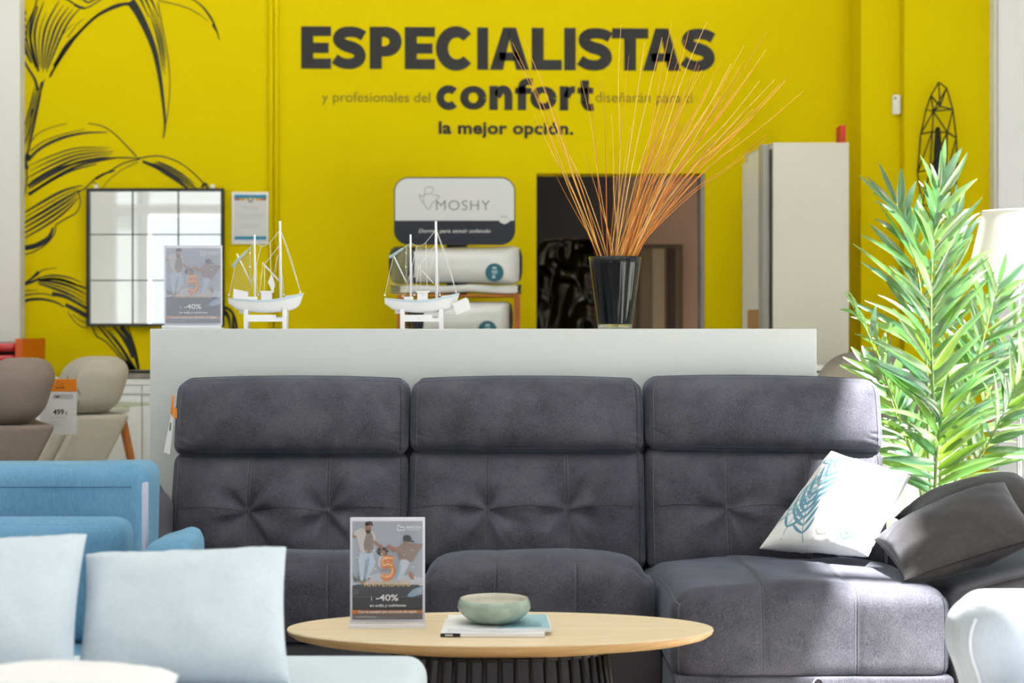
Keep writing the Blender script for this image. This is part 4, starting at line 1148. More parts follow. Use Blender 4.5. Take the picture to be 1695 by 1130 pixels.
    for i in range(-MM, NN + 1):
        for sg in (1, -1):
            pts = []
            for k in range(MM + 1):
                u = (i + k) / NN if sg > 0 else 1 - (i + k) / NN
                if 0 <= u <= 1: pts.append(ns(u, k / MM))
            if len(pts) > 1: b.tube(pts, .15 * s_, 3, False)
    b.build('net_sail', M('net %s' % label[:3], netcol, .8), t)
    b = MB(); b.tube(spline([q(6, 76), q(16, 64), q(28, 52), q(41, 37)], 5) if not tagged else spline([q(8, 60), q(18, 54), q(30, 46), q(41, 38)], 5), [2.6 * s_] * 6 + [2.2 * s_] * 5 + [.8 * s_] * 5, 7); b.build('sail_rope', M('pale teal rope', (166, 194, 198), .8), t)
    b = MB()
    for (a, c) in ((36, 53), (36, 76)): b.lathe(q(a, c + 1.5, -3), [(.3 * s_, 0), (1.6 * s_, 1 * s_), (1.6 * s_, 2.2 * s_), (.3 * s_, 3.2 * s_)], 8)
    b.tube([q(37, 42, -3), q(36, 72, -3), q(37, 104, -3)], .3 * s_, 4); b.build('float_line', M('white cord', (232, 232, 230), .8), t)
    # cradle
    b = MB()
    for a in (27, 91):
        for y in (-9, 9): b.box(q(a, 0).x, q(a + 7, 0).x, d + (y - 2) * s_, d + (y + 2) * s_, DZ + .0003, q(0, 146 if a < 50 else 146).z)
        b.box(q(a, 0).x, q(a + 7, 0).x, d - 7 * s_, d + 7 * s_, q(0, 156).z, q(0, 150.5).z)
    b.box(q(34, 0).x, q(91, 0).x, d - 11 * s_, d - 8 * s_, q(0, 166).z, q(0, 160).z); b.box(q(34, 0).x, q(80, 0).x, d - 11 * s_, d - 7 * s_, q(0, 160).z, q(0, 155).z)
    b.box(q(34, 0).x, q(91, 0).x, d + 8 * s_, d + 11 * s_, q(0, 166).z, q(0, 158).z)
    b.build('cradle', m_w, t)
    # swing tag
    b = MB()
    if tagged:
        b.tube([q(118, 124, -8), q(117, 134, -9)], .3 * s_, 4); b.v and None
        for off in (0, 1):
            p = [q(112 + off * 2, 137 + off * 2, -9 - off), q(136 + off * 3, 126 + off * 2, -9 - off), q(142 + off * 2, 144 + off * 2, -9 - off), q(119 + off * 2, 154 + off, -9 - off)]
            b.prism([(v.x, v.z) for v in p], lambda a, c, dd: (a, dd, c), p[0].y, p[0].y + .0006)
            if not off: b.build('swing_tag', m_paper, t); b = MB()
    else:
        p = [q(72, 87, -4), q(78, 105, -4), q(74, 119, -4), q(66, 101, -4)]
        b.prism([(v.x, v.z) for v in p], lambda a, c, dd: (a, dd, c), p[0].y, p[0].y + .0006); b.build('swing_tag', m_paper, t); b = MB()
        p = [q(10, 112, -9), q(34, 117, -9), q(34, 130, -9), q(9, 128, -9)]
        b.prism([(v.x, v.z) for v in p], lambda a, c, dd: (a, dd, c), p[0].y, p[0].y + .0006)
    b.build('swing_tag', m_paper, t)
boat(378, 503, 6.53, 'white model sailing boat with a yellowish net sail, beside the poster on the divider', (200, 196, 130), False, False)
boat(636, 761, 6.53, 'white model sailing boat with a teal net sail and a hanging tag', (120, 166, 172), True, True)

# price tag hanging on the sofa's side
t = thing('price_tag', (X(281, 6.0), 6.0, Z(752, 6.0)), 'white and orange price tag seen edge-on at the sofa headrest', 'price tag')
def tagquad(b, pts, d, th=.0015):
    b.prism([(X(a, d), Z(c, d)) for a, c in pts], lambda a, c, dd: (a, dd, c), d, d + th)
b = MB(); tagquad(b, [(271, 748), (281, 752), (288, 690), (284, 668), (282, 690)], 6.02); b.build('card', m_paper, t)
b = MB(); tagquad(b, [(282, 684), (286, 690), (288, 656), (285.5, 653)], 6.015); tagquad(b, [(287, 692), (293, 692), (293, 676), (288, 673)], 6.005); b.build('header', m_orange, t)
b = MB(); tagquad(b, [(280, 712), (282.5, 713), (283.5, 700), (281.5, 699)], 6.018, .001); b.build('print', M('grey print', (120, 120, 124), .7), t)
# ------------------------------------------------------------------ things hanging on / standing by the yellow wall
# mirror
md = YB - .03
x0, x1, z0, z1 = X(144, md), X(371, md), Z(540, md), Z(312, md)
t = thing('wall_mirror', ((x0 + x1) / 2, md, z0), 'square wall mirror with thin black frame and grid bars', 'mirror')
fw = .016
b = MB(); b.box(x0, x0 + fw, md - .02, md + .02, z0, z1); b.box(x1 - fw, x1, md - .02, md + .02, z0, z1); b.box(x0 + fw, x1 - fw, md - .02, md + .02, z0, z0 + fw); b.box(x0 + fw, x1 - fw, md - .02, md + .02, z1 - fw, z1)
b.build('frame', m_black, t)
MB().box(x0 + fw, x1 - fw, md, md + .006, z0 + fw, z1 - fw).build('mirror_glass', m_mirror, t)
b = MB()
for k in (1, 2):
    xx = x0 + (x1 - x0) * k / 3; zz = z0 + (z1 - z0) * k / 3
    b.box(xx - .0035, xx + .0035, md - .006, md - .001, z0 + fw, z1 - fw); b.box(x0 + fw, x1 - fw, md - .005, md - .0005, zz - .003, zz + .003)
b.build('grid_bars', M('dark grey bar', (70, 74, 74), .5), t)
b = MB()
for a in (160, 352): b.rbox((X(a, md), md - .005, Z(309, md)), (.010, .012, .012), .004, (1, 1, 1), None, 2)
b.build('wall_clips', m_white, t)

# certificate
cd_ = YB - .004
t = thing('certificate', (X(414, cd_), cd_, Z(404, cd_)), 'framed paper certificate with blue bands, right of the wall mirror', 'certificate')
b = MB(); b.box(X(384, cd_), X(445, cd_), cd_ - .010, cd_, Z(404, cd_), Z(318, cd_), .002); b.build('frame', m_white, t)
b = MB(); pd = cd_ - .0106
def crect(a0, a1, c0, c1, mi, k=0): b.m = mi; b.poly([(X(a0, pd), pd - k * .0003, Z(c1, pd)), (X(a1, pd), pd - k * .0003, Z(c1, pd)), (X(a1, pd), pd - k * .0003, Z(c0, pd)), (X(a0, pd), pd - k * .0003, Z(c0, pd))])
crect(387, 442, 321, 401, 0); crect(388, 441, 322.5, 328, 1, 1); crect(388, 441, 391, 396.5, 1, 1)
for a0, a1, m_ in ((388, 396, 2), (396, 405, 3), (405, 424, 4), (424, 433, 3), (433, 441, 2)): crect(a0, a1, 328, 331.5, m_, 1)
b.m = 5; b.poly([(X(414.5 + 4.6 * math.cos(-k * .5236), pd), pd - .0008, Z(330 + 5.4 * math.sin(-k * .5236), pd)) for k in range(12)]); b.m = 0; b.poly([(X(414.5 + 2.2 * math.cos(-k * .785), pd), pd - .0011, Z(330 + 2.6 * math.sin(-k * .785), pd)) for k in range(8)])
for k, (a0, a1, c) in enumerate([(401, 429, 341), (404, 428, 345), (392, 438, 354), (392, 437, 357), (396, 434, 361), (397, 429, 371), (399, 428, 375)]): crect(a0, a1, c, c + 2.0, 6, 1)
b.build('paper', [m_lightpaper, M('cyan band', (24, 140, 178), .5), M('rust band', (176, 96, 50), .5), M('ochre band', (210, 150, 60), .5), M('straw band', (222, 196, 110), .5), M('seal grey', (120, 128, 122), .5), M('faint print', (198, 200, 203), .6)], t)

# motion sensor on the pillar
sd = 9.585
t = thing('motion_sensor', (X(1482, sd), sd, Z(190, sd)), 'small white alarm sensor box on the yellow pillar', 'sensor')
b = MB(); b.box(X(1476, sd), X(1489, sd), sd - .035, sd + .0, Z(190, sd), Z(158, sd), .006); b.build('body', m_white, t)
b = MB(); b.rbox((X(1479.5, sd), sd - .036, Z(164, sd)), (.004, .002, .006), .0015, (1, 1, 1), None, 2); b.build('lens', m_black, t)

# black wire sculpture hung on the right stretch of wall
wd_ = 9.40
t = thing('wire_sculpture', (X(1555, wd_), wd_, Z(385, wd_)), 'tall black geometric wire decoration on the yellow wall behind the palm', 'wall decoration')
def W_(a, c, y): return P(a, c, wd_ + y)
nodes = {'T': W_(1554, 136, .0), 'A1': W_(1541, 158, -.05), 'A2': W_(1567, 146, .0), 'A3': W_(1556, 176, -.09), 'B1': W_(1533, 181, .02), 'B2': W_(1545, 184, -.10), 'B3': W_(1577, 181, -.04), 'C1': W_(1524, 222, .03), 'C2': W_(1543, 218, -.11), 'C3': W_(1568, 219, -.10), 'C4': W_(1583, 228, .02),
         'D1': W_(1519, 285, .04), 'D2': W_(1540, 280, -.12), 'D3': W_(1566, 292, -.11), 'D4': W_(1585, 285, .03), 'E1': W_(1526, 338, .03), 'E2': W_(1552, 345, -.10), 'E3': W_(1578, 335, .02), 'F': W_(1556, 384, .0)}
ed = 'T-A1 T-A2 T-A3 A1-A3 A2-A3 A1-B1 A1-B2 A2-B3 A3-B2 A3-B3 A2-B2 B1-B2 B2-B3 B1-C1 B2-C1 B2-C2 B3-C3 B2-C3 B3-C4 C1-C2 C2-C3 C3-C4 C1-D1 C2-D1 C2-D2 C3-D2 C3-D3 C4-D3 C4-D4 D1-D2 D2-D3 D3-D4 D1-E1 D2-E1 D2-E2 D3-E2 D4-E3 D3-E3 E1-E2 E2-E3 E1-F E2-F E3-F'.split()
b = MB()
for e in ed: a, c = e.split('-'); b.tube([nodes[a], nodes[c]], .0042, 6)
b.build('frame', m_black_metal, t)
b = MB(); b.rbox((X(1550, wd_), wd_ - .03, Z(270, wd_)), (.022, .020, .19), .018, (2, 2, 6), lambda g, u, v, w: (g[0] * (1 - .5 * w * w), g[1], g[2]), 3); b.build('core', m_black_metal, t)

# product stand with header board
rd = 9.25
st = thing('display_stand', (X(752, rd), rd, 0), 'wooden display stand with white and navy header board and packaged pillows', 'display stand')
x0, x1, z0, z1 = X(652, rd), X(853, rd), Z(405, rd), Z(293, rd)
def rr_out(x0, x1, z0, z1, r, n=8):
    o = []
    for cx_, cz_, a0 in ((x1 - r, z1 - r, 0), (x0 + r, z1 - r, 90), (x0 + r, z0 + r, 180), (x1 - r, z0 + r, 270)):
        o += [(cx_ + r * math.cos(math.radians(a0 + 90 * k / n)), cz_ + r * math.sin(math.radians(a0 + 90 * k / n))) for k in range(n + 1)]
    return o
b = MB(); b.prism(rr_out(x0, x1, z0, z1, .075), lambda a, c, dd: (a, dd, c), rd, rd + .018)
hb = b.build('header_board', m_navy, st)
o = rr_out(x0 + .006, x1 - .006, z0 + .006, z1 - .006, .069); zs = Z(365, rd)
up = [(a, max(c, zs)) for a, c in o]
b = MB(); y_ = rd - .0008; b.poly([(a, y_, c) for a, c in up])
b.m = 0; b.poly([(X(a, rd), y_ - .0004, Z(c, rd)) for a, c in ((824, 362), (828, 357), (833, 354), (840, 354), (845, 359), (846, 364), (842, 368), (835, 371), (828, 368))])
b.m = 1
rp = lambda a, c: (X(a, rd), y_ - .0008, Z(c, rd))
b.text('MOSHY', rp, 722, 331.5, 811, 348, -.008, 0, space=1.12)
mq = lambda pts, w: b.ribbon([tuple(v[:2]) for v in spline([(a, c, 0) for a, c in pts], 5)], w, rp)
mq([(703, 322), (704, 312), (711, 309.5), (717, 312), (715, 321)], 1.0); mq([(694, 322), (697, 331), (702, 338), (709, 346), (716, 336), (726, 327), (726, 324), (716, 322.5)], 1.0); mq([(694, 322), (699, 325), (703, 322), (710, 320.5), (715, 321)], .9); mq([(702, 336), (701, 329), (703, 324)], .8)
mq([(829, 359.5), (835, 358), (841, 359.5)], 1.0); b.m = 2
b.text('Dormir para seguir soñando', rp, 693, 379, 812, 387, .012, .25)
b.build('printed_face', [m_lightpaper, M('grey lettering', (118, 122, 120), .6), M('pale lettering', (206, 204, 200), .6)], hb)
for a in (662, 856):
    for dd in (rd + .02, rd + .36): MB().box(X(a, rd) - .017, X(a, rd) + .017, dd, dd + .03, 0, Z(486, rd)).build('post', m_legwood, st)
b = MB(); b.box(X(735, rd), X(770, rd), rd + .335, rd + .35, Z(487, rd), Z(300, rd)); b.build('header_bracket', m_black_metal, st)
for c in (487, 558, 630, 700): MB().box(X(662, rd) + .018, X(856, rd) - .018, rd + .02, rd + .35, Z(c, rd) - .012, Z(c, rd)).build('shelf', m_legwood, st)
def bag(a0, a1, c0, c1, dfront, depth, label, badge, dark_left):
    d = dfront
    x0, x1, z0, z1 = X(a0, d), X(a1, d), Z(c1, d), Z(c0, d)
    hx, hz, hy = (x1 - x0) / 2, (z1 - z0) / 2, depth / 2
    t = thing('packaged_pillow', ((x0 + x1) / 2, d + hy, z0), label, 'packaged pillow', 'packaged pillows')
    def df(g, u, v, w):
        x, y, z = g
        k = (1 - .10 * abs(u) ** 6)
        z *= .95 + .05 * abs(u) ** 3
        y *= (1 - .45 * abs(u) ** 5); y += nz((x, z, a0), 9, .010)
        x += (1 if u > 0 else -1) * .012 * abs(w) ** 3
        return (x, y, z + nz((x, 3, z), 6, .008))
    b = MB(); mp = b.rbox(((x0 + x1) / 2, d + hy, (z0 + z1) / 2), (hx, hy, hz), min(hz, hy) * .75, (34, 4, 12), df, 5)
    for i, f in enumerate(b.f):
        cx_ = sum(b.v[k].x for k in f) / len(f)
        if cx_ < x0 + dark_left * 2 * hx or cx_ > x1 - .018: b.mi[i] = 1
    b.build('bag', [M('white plastic bag', (222, 224, 226), .25, coat=.4, bump=.25, bscale=18), M('navy plastic bag', (30, 36, 56), .3, coat=.4)], t)
    bx, bz = badge
    if bx:
        y_ = d - .004
        b = MB(); b.poly([(X(bx, d) + .048 * math.cos(-k * .2618), y_, Z(bz, d) + .048 * math.sin(k * .2618)) for k in range(24)])
        b.m = 1
        for (a, c, w_, h_) in ((0, .024, .011, .006), (0, .006, .016, .004), (.0, -.004, .012, .003), (-.004, -.022, .008, .008)): b.poly([(X(bx, d) + a - w_, y_ - .0006, Z(bz, d) + c - h_), (X(bx, d) + a + w_, y_ - .0006, Z(bz, d) + c - h_), (X(bx, d) + a + w_, y_ - .0006, Z(bz, d) + c + h_), (X(bx, d) + a - w_, y_ - .0006, Z(bz, d) + c + h_)])
        b.build('badge', [m_teal, M('badge print', (170, 196, 202), .5)], t)
    return t
bag(641, 865, 405, 470, rd - .005, .32, 'packaged pillow with teal badge, topmost on the stand under the header board', (818.5, 451), .20)
bag(645, 862, 471, 485, rd + .02, .30, 'flat packaged pillow with navy end, directly beneath the topmost packaged pillow', (None, None), .08)
bag(672, 849, 497, 555, rd - .005, .32, 'packaged pillow half hidden by the divider, on the second shelf of the stand', (807, 546), .16)

# tall white wardrobe standing by the pillar
wdn, wdf = 8.90, 9.52
w = thing('wardrobe', (X(1343, 9.2), 9.2, 0), 'tall white wardrobe with sliding doors by the yellow pillar', 'wardrobe')
ztop = Z(236, wdn)
A = (X(1280, wdn), wdn); B = (X(1405, wdn), wdn); Cc = (X(1405, wdn) - .06, wdf); D = (X(1233, wdf), wdf)
m_wr = M('wardrobe laminate', (206, 203, 192), .45)
b = MB(); b.prism([A, B, Cc, D], lambda a, c, dd: (a, c, dd), .04, ztop); b.build('carcass', m_wr, w)
def fr(u0, u1, z0, z1, off, th):
    """box on the side facing left, between fractions u0..u1 from near to far"""
    n_ = Vector((-(D[1] - A[1]), D[0] - A[0], 0)).normalized()
    pts = []
    for u in (u0, u1): pts.append(Vector((A[0] + (D[0] - A[0]) * u, A[1] + (D[1] - A[1]) * u, 0)))
    p0, p1 = pts[0] + n_ * off, pts[1] + n_ * off; q0, q1 = p0 + n_ * th, p1 + n_ * th
    b = MB(); b.prism([(v.x, v.y) for v in (p0, p1, q1, q0)], lambda a, c, dd: (a, c, dd), z0, z1); return b
fr(.035, .11, .06, ztop - .03, .001, .003).build('edge_gap', m_black, w)
fr(.14, .30, .05, ztop, .001, .030).build('door_frame', M('grey laminate', (176, 176, 174), .4), w)
fr(.30, .72, .05, ztop - .02, .001, .022).build('door', m_frame_white, w)
fr(.72, 1.0, .05, ztop - .05, .001, .012).build('door', m_frame_white, w)
fr(.30, .72, .6, Z(512, 9.2), .0235, .003).build('brown_patch', wood('tan grain', (178, 138, 92), (196, 156, 110)), w)  # brown patch low on the sliding door
b = MB(); b.box(X(1285, wdn), X(1400, wdn), wdn + .04, wdf - .04, 0, .04); b.build('plinth', m_black, w)
zz = ztop
t = MB(); t.box(X(1390, 8.95), X(1400, 8.95), 8.95, 9.06, zz + .0005, Z(207, 8.95), .003); tag(t.build('red_box', M('red card', (196, 52, 20), .5)), 'slim red box standing on top of the white wardrobe', 'box')

# low white unit and the rounded armchair behind the palm
lw = thing('low_cabinet', (X(1450, 8.4), 8.4, 0), 'low white cabinet at the end of the divider beneath the wardrobe', 'cabinet')
zc_ = Z(607, 8.35)
MB().box(X(1335, 8.3), X(1500, 8.3), 8.30, 8.78, .05, zc_ - .025).build('carcass', m_frame_white, lw)
MB().box(X(1333, 8.3), X(1502, 8.3), 8.285, 8.79, zc_ - .018, zc_, .004).build('top', m_frame_white, lw)
MB().box(X(1335, 8.3) + .01, X(1500, 8.3) - .01, 8.305, 8.77, zc_ - .025, zc_ - .018).build('shadow_gap', m_black, lw)
b = MB(); b.box(X(1340, 8.3), X(1354.5, 8.3), 8.288, 8.299, .06, zc_ - .03); b.box(X(1357, 8.3), X(1440, 8.3), 8.288, 8.299, .06, zc_ - .03); b.build('door', m_frame_white, lw)
MB().box(X(1345, 8.3), X(1495, 8.3), 8.33, 8.75, 0, .05).build('plinth', m_black, lw)
ga = thing('tub_chair', (X(1420, 7.75), 7.75, 0), 'grey rounded tub chair behind the palm, by the low white cabinet', 'armchair')
m_gt = fabric('mushroom cloth', (140, 132, 124), (158, 150, 142), sheen=.1, weave=400, streak=(40, 40, 40))
cx_ = X(1445, 7.8)
b = MB()
def tub(u, v):
    a = math.radians(-35 + 250 * u); r_ = .30
    out = v < .5; k = (v * 2 if out else (1 - v) * 2)
    rr_ = r_ + (.04 if out else -.04) * math.sin(math.pi * min(1, .5 + (1 - k) * .5)) * (1 if k < .95 else .5)
    top = Z(582, 7.8) - .30 * (1 - math.sin(math.radians(max(0, min(180, math.degrees(a)))))) ** 1.2
    return (cx_ + math.cos(a) * rr_, 7.72 + math.sin(a) * rr_, .26 + (top - .26) * k)
b.grid(tub, 40, 14, True); b.build('backrest', m_gt, ga)
MB().lathe((cx_, 7.72, 0), [(.20, .24), (.27, .26), (.275, .40), (.25, .44), (.1, .45)], 32).build('seat', m_gt, ga)
for k in range(4): MB().tube([(cx_ + .17 * math.cos(.785 + k * 1.571), 7.72 + .17 * math.sin(.785 + k * 1.571), .245), (cx_ + .22 * math.cos(.785 + k * 1.571), 7.72 + .22 * math.sin(.785 + k * 1.571), 0)], [.016, .011], 10).build('leg', m_legwood, ga)

t = MB(); t.box(X(1452, 7.05), X(1590, 7.05), 7.05, 7.38, 0, Z(706, 7.05), .006); tag(t.build('white_filler', m_frame_white), 'added white block behind the palm stems, in place of the sunlit background', 'plinth')  # added block, stands in for the bright sunlit background behind the palm
# black wrapped bulk and leaning panel in the back room
bd = 10.75
t = thing('wrapped_bundle', (X(955, bd), bd + .2, 0), 'tall bundle wrapped in shiny black plastic inside the dark doorway', 'bundle')
def cr(g, u, v, w):
    p = Vector(g)
    n_ = noise.noise(p * 4.2 + Vector((3, 1, 0))) * .06 + abs(noise.noise(p * 9 + Vector((7, 2, 5)))) * .05 + noise.noise(p * 21) * .012
    k = 1 - .12 * max(0, w) ** 3
    return (g[0] * k + n_ * .5, g[1] - max(0, -v) * n_ * 1.4, g[2] + n_ * .3 * max(0, w))
b = MB(); b.rbox((X(938, bd), bd + .22, .88), ((X(1000, bd) - X(878, bd)) / 2, .20, Z(368, bd) / 2 - .02), .09, (40, 10, 80), cr, 4); b.build('wrap', M('black plastic film', (16, 13, 14), .2, coat=.2, spec=.5, bump=.35, bscale=26), t)
# leaning framed panel on the brown wall
ld = 11.35
t = thing('leaning_panel', (X(1095, ld), ld, 0), 'framed panel leaning on the brown wall inside the doorway', 'panel')
b = MB(); b.box(X(1052, ld), X(1131, ld), ld + .02, ld + .05, .02, Z(404, ld)); b.build('frame', M('olive grey frame', (112, 100, 84), .5), t)
b = MB(); b.box(X(1060, ld), X(1122, ld), ld + .012, ld + .0195, .06, Z(410, ld)); b.build('sheet', M('taupe sheet', (146, 126, 106), .4), t)
b = MB(); b.box(X(1080, ld), X(1100, ld), ld + .004, ld + .0115, .06, Z(411, ld)); b.build('pale_strip', M('pale strip', (196, 178, 154), .4), t)
b = MB(); b.box(X(1104, ld), X(1119, ld), ld + .004, ld + .0115, .06, Z(411, ld)); b.build('dark_strip', M('plum strip', (78, 62, 66), .5), t)

# red shelf unit at the left edge
rd2 = 9.35
t = thing('red_shelf', (X(5, rd2), rd2, 0), 'glossy red shelf unit with orange side panel at the left frame edge', 'shelf')
zt_ = Z(560, rd2)
MB().box(X(43, rd2), X(54, rd2), rd2 - .2, rd2 + .25, 0, zt_).build('side_panel', M('orange lacquer', (214, 88, 14), .35), t)
MB().box(X(-130, rd2), X(43, rd2) - .001, rd2 + .20, rd2 + .24, 0, zt_ - .02).build('back_panel', M('wine lacquer', (60, 12, 20), .3), t)
m_red = M('red lacquer', (196, 30, 38), .18, coat=.5)
for k in range(6):
    z = Z(574 + k * 19, rd2)
    b = MB(); b.rbox(((X(-130, rd2) + X(42, rd2)) / 2, rd2, z), ((X(42, rd2) - X(-130, rd2)) / 2, .18, .022), .020, (6, 3, 1), None, 5); b.build('shelf_board', m_red, t)
MB().box(X(-141, rd2), X(-130, rd2) - .001, rd2 - .2, rd2 + .25, 0, zt_).build('side_panel', M('orange lacquer', (214, 88, 14), .35), t)

# sideboard by the yellow wall
sd = 9.15
t = thing('sideboard', (X(200, sd), sd + .2, 0), 'white sideboard along the yellow wall behind the beige recliner', 'sideboard')
zt_ = Z(628, sd)
MB().box(X(58, sd), X(330, sd), sd + .012, sd + .42, .06, zt_ - .03).build('carcass', m_frame_white, t)
MB().box(X(56, sd), X(332, sd), sd, sd + .43, zt_ - .028, zt_).build('top', m_frame_white, t)
for a0, a1 in ((60, 118), (120, 176), (178, 234), (236.5, 328)):
    MB().box(X(a0, sd), X(a1, sd), sd, sd + .011, .07, Z(654, sd)).build('door', m_frame_white, t)
    MB().box(X(a0, sd), X(a1, sd), sd, sd + .011, Z(651.5, sd), zt_ - .031).build('drawer', m_frame_white, t)
MB().box(X(64, sd), X(326, sd), sd + .04, sd + .40, 0, .06).build('plinth', m_black, t)
t = thing('tray', (X(235, 9.3), 9.3, zt_), 'grey tray with black rim on the white sideboard beside the divider', 'tray')
MB().box(X(206, 9.3), X(275, 9.3), 9.19, 9.44, zt_ + .0005, Z(617, 9.3), .006).build('base', M('grey stone', (134, 128, 116), .6, vary=.2, vscale=30), t)
MB().box(X(214, 9.3), X(275, 9.3), 9.20, 9.43, Z(617, 9.3) + .0005, Z(612.5, 9.3), .003).build('rim', m_black, t)
t = MB(); t.box(X(57, 9.3), X(76, 9.3), 9.22, 9.38, zt_ + .0005, Z(626, 9.3) + .05, .004); tag(t.build('black_box', m_black), 'small black box on the sideboard between the two recliners', 'box')

# tall glass table on wooden legs
gd = 8.74
t = thing('bar_table', (X(160, gd), gd, 0), 'tall table with clear glass top and splayed wooden legs behind the beige recliner', 'table')
gz = Z(668, gd)
gx = X(160, gd)
MB().lathe((gx, gd, 0), [(.255, gz - .008), (.26, gz - .004), (.255, gz)], 48).build('glass_top', glassy('table glass', (236, 240, 226), .14), t)
MB().lathe((gx, gd, 0), [(.16, gz - .04), (.16, gz - .009)], 32).build('hub', m_frame_white, t)
for a in (-.25, 1.9, 4.0):
    c, s_ = math.cos(a), math.sin(a)
    MB().tube([(gx + c * .135, gd + s_ * .135, gz - .06), (gx + c * .33, gd + s_ * .33, 0)], [.022, .014], 14).build('leg', m_legwood, t)
    MB().tube([(gx + c * .115, gd + s_ * .115, gz - .012), (gx + c * .137, gd + s_ * .137, gz - .075)], [.024, .0245], 14).build('leg_bracket', m_frame_white, t)

# recliner armchairs at the left
def recliner(px, d, yaw, mat, label, ztop, wide):
    cx_ = X(px, d)
    t = thing('recliner', (cx_, d, 0), label, 'recliner')
    t.rotation_euler.z = yaw
    def L(name, mb, m, par=None): return mb.build(name, m, par or t, True)
    lean = math.tan(math.radians(27))
    z0, z1 = .40, ztop - .235
    hy = wide / 2
    # local frame: the chair faces -x; backrest slab leans towards +x
    def sl(g, u, v, w): return (g[0] + (g[2] + (z1 - z0) / 2) * lean - .02, g[1] * (1 + .0 * w), g[2])
    b = MB(); b.rbox((-.02, 0, (z0 + z1) / 2), (.115, hy, (z1 - z0) / 2), .022, (3, 6, 8), sl, 4); L('backrest', b, mat)
    def pd_(g, u, v, w): return (g[0] + (g[2] + (z1 - z0) / 2) * lean - .02 - max(0, -u) * .03 * (1 - v ** 4) * (1 - w ** 4), g[1], g[2])
    b = MB(); b.rbox((-.165, 0, (z0 + z1) / 2 - .02), (.035, hy * .80, (z1 - z0) / 2 - .03), .03, (2, 10, 10), pd_, 4); L('back_pad', b, mat)
    xt = (z1 - z0) * lean - .04
    def hr(g, u, v, w): return (g[0] + g[2] * .30 - .015 * v * v + nz((g[0], g[1] * 3, g[2]), 9, .006), g[1], g[2] * (1 - .10 * v ** 4) + .012 * (1 - v * v))
    b = MB(); b.rbox((xt - .01, -.0, z1 + .118), (.120, hy * .97, .128), .085, (4, 12, 4), hr, 7); h_ = L('headrest', b, mat)
    b = MB(); b.tube([(xt - .135 + .03 * math.sin(k * .5), -hy * .93, z1 + .03 + .016 * k) for k in range(10)], .0025, 5); L('seam', b, M('recliner seam', (120, 112, 102), .9), h_)
    b = MB(); b.rbox((-.42, 0, .36), (.32, hy * .8, .09), .05, (8, 8, 2), None, 4); L('seat', b, mat)
    for sg in (-1, 1):
        b = MB(); b.rbox((-.40, sg * (hy + .045), .36), (.34, .043, .22), .05, (8, 3, 6), None, 4); L('arm', b, mat)
    b = MB(); b.rbox((-.38, 0, .18), (.33, hy * .9, .085), .02, (2, 2, 2), None, 2); L('base', b, mat)
    for lx_ in (-.64, -.14):
        for sg in (-1, 1): b = MB(); b.tube([(lx_, sg * hy * .8, 0), (lx_, sg * hy * .8, .098)], .02, 10); L('foot', b, m_black)
    return t
recliner(80, 8.05, .42, m_beige, 'beige recliner armchair with padded headrest, behind the hanging price card', Z(598, 8.05), .50)
recliner(-62, 7.0, .40, m_taupe, 'taupe brown recliner armchair with padded headrest, cut by the left frame edge', Z(602, 7.0), .50)
# price card between them
pd2 = 7.42
t = thing('price_card', (X(100, pd2), pd2, Z(718, pd2)), 'white price card with orange header reading 499, hanging between the two recliners', 'price tag')
pp = lambda a, c: (X(a, pd2), pd2 - .0012, Z(c, pd2))
MB().box(X(66, pd2), X(127, pd2), pd2, pd2 + .002, Z(719, pd2), Z(627, pd2)).build('card', m_paper, t)
MB().box(X(66, pd2), X(127, pd2), pd2 - .0006, pd2 - .0001, Z(648, pd2), Z(627, pd2)).build('header', m_orange, t)
b = MB(); b.text('499', pp, 88, 677, 105.5, 686.5, .006); b.text('€', pp, 108.5, 681, 111.5, 686.5, 0)
b.m = 1; b.text('misofa', pp, 92, 638.5, 107.5, 643, .02)
b.ribbon([(95, 636.5), (95, 631.5), (97.5, 630.5), (98.5, 633), (103, 633.6), (105.5, 635.6), (103, 636.7), (95, 636.7)], .55, pp)
b.m = 2; b.poly([pp(88, 660), pp(121, 660), pp(121, 652), pp(88, 652)])
b.m = 0; pp2 = lambda a, c: (X(a, pd2), pd2 - .0018, Z(c, pd2)); b.poly([pp2(91.5, 657.3), pp2(99, 657.3), pp2(99, 655), pp2(91.5, 655)])
b.m = 2
for (a0, a1, c) in ((82, 108, 690.5), (82, 99, 697.5), (82, 94, 700), (82, 103, 702.8)): b.poly([pp(a0, c + .8), pp(a1, c + .8), pp(a1, c), pp(a0, c)])
b.build('print', [M('dark print', (48, 48, 52), .6), M('brown print', (120, 66, 18), .6), M('grey box print', (198, 200, 206), .6)], t)
MB().tube([(X(97, pd2), pd2 + .001, Z(627.5, pd2)), (X(90, pd2), pd2 + .01, Z(622, pd2)), (X(70, pd2), pd2 + .0, Z(630, pd2)), (X(52, 7.25), 7.25, Z(655, 7.25))], .0015, 5).build('cord', m_white, t)

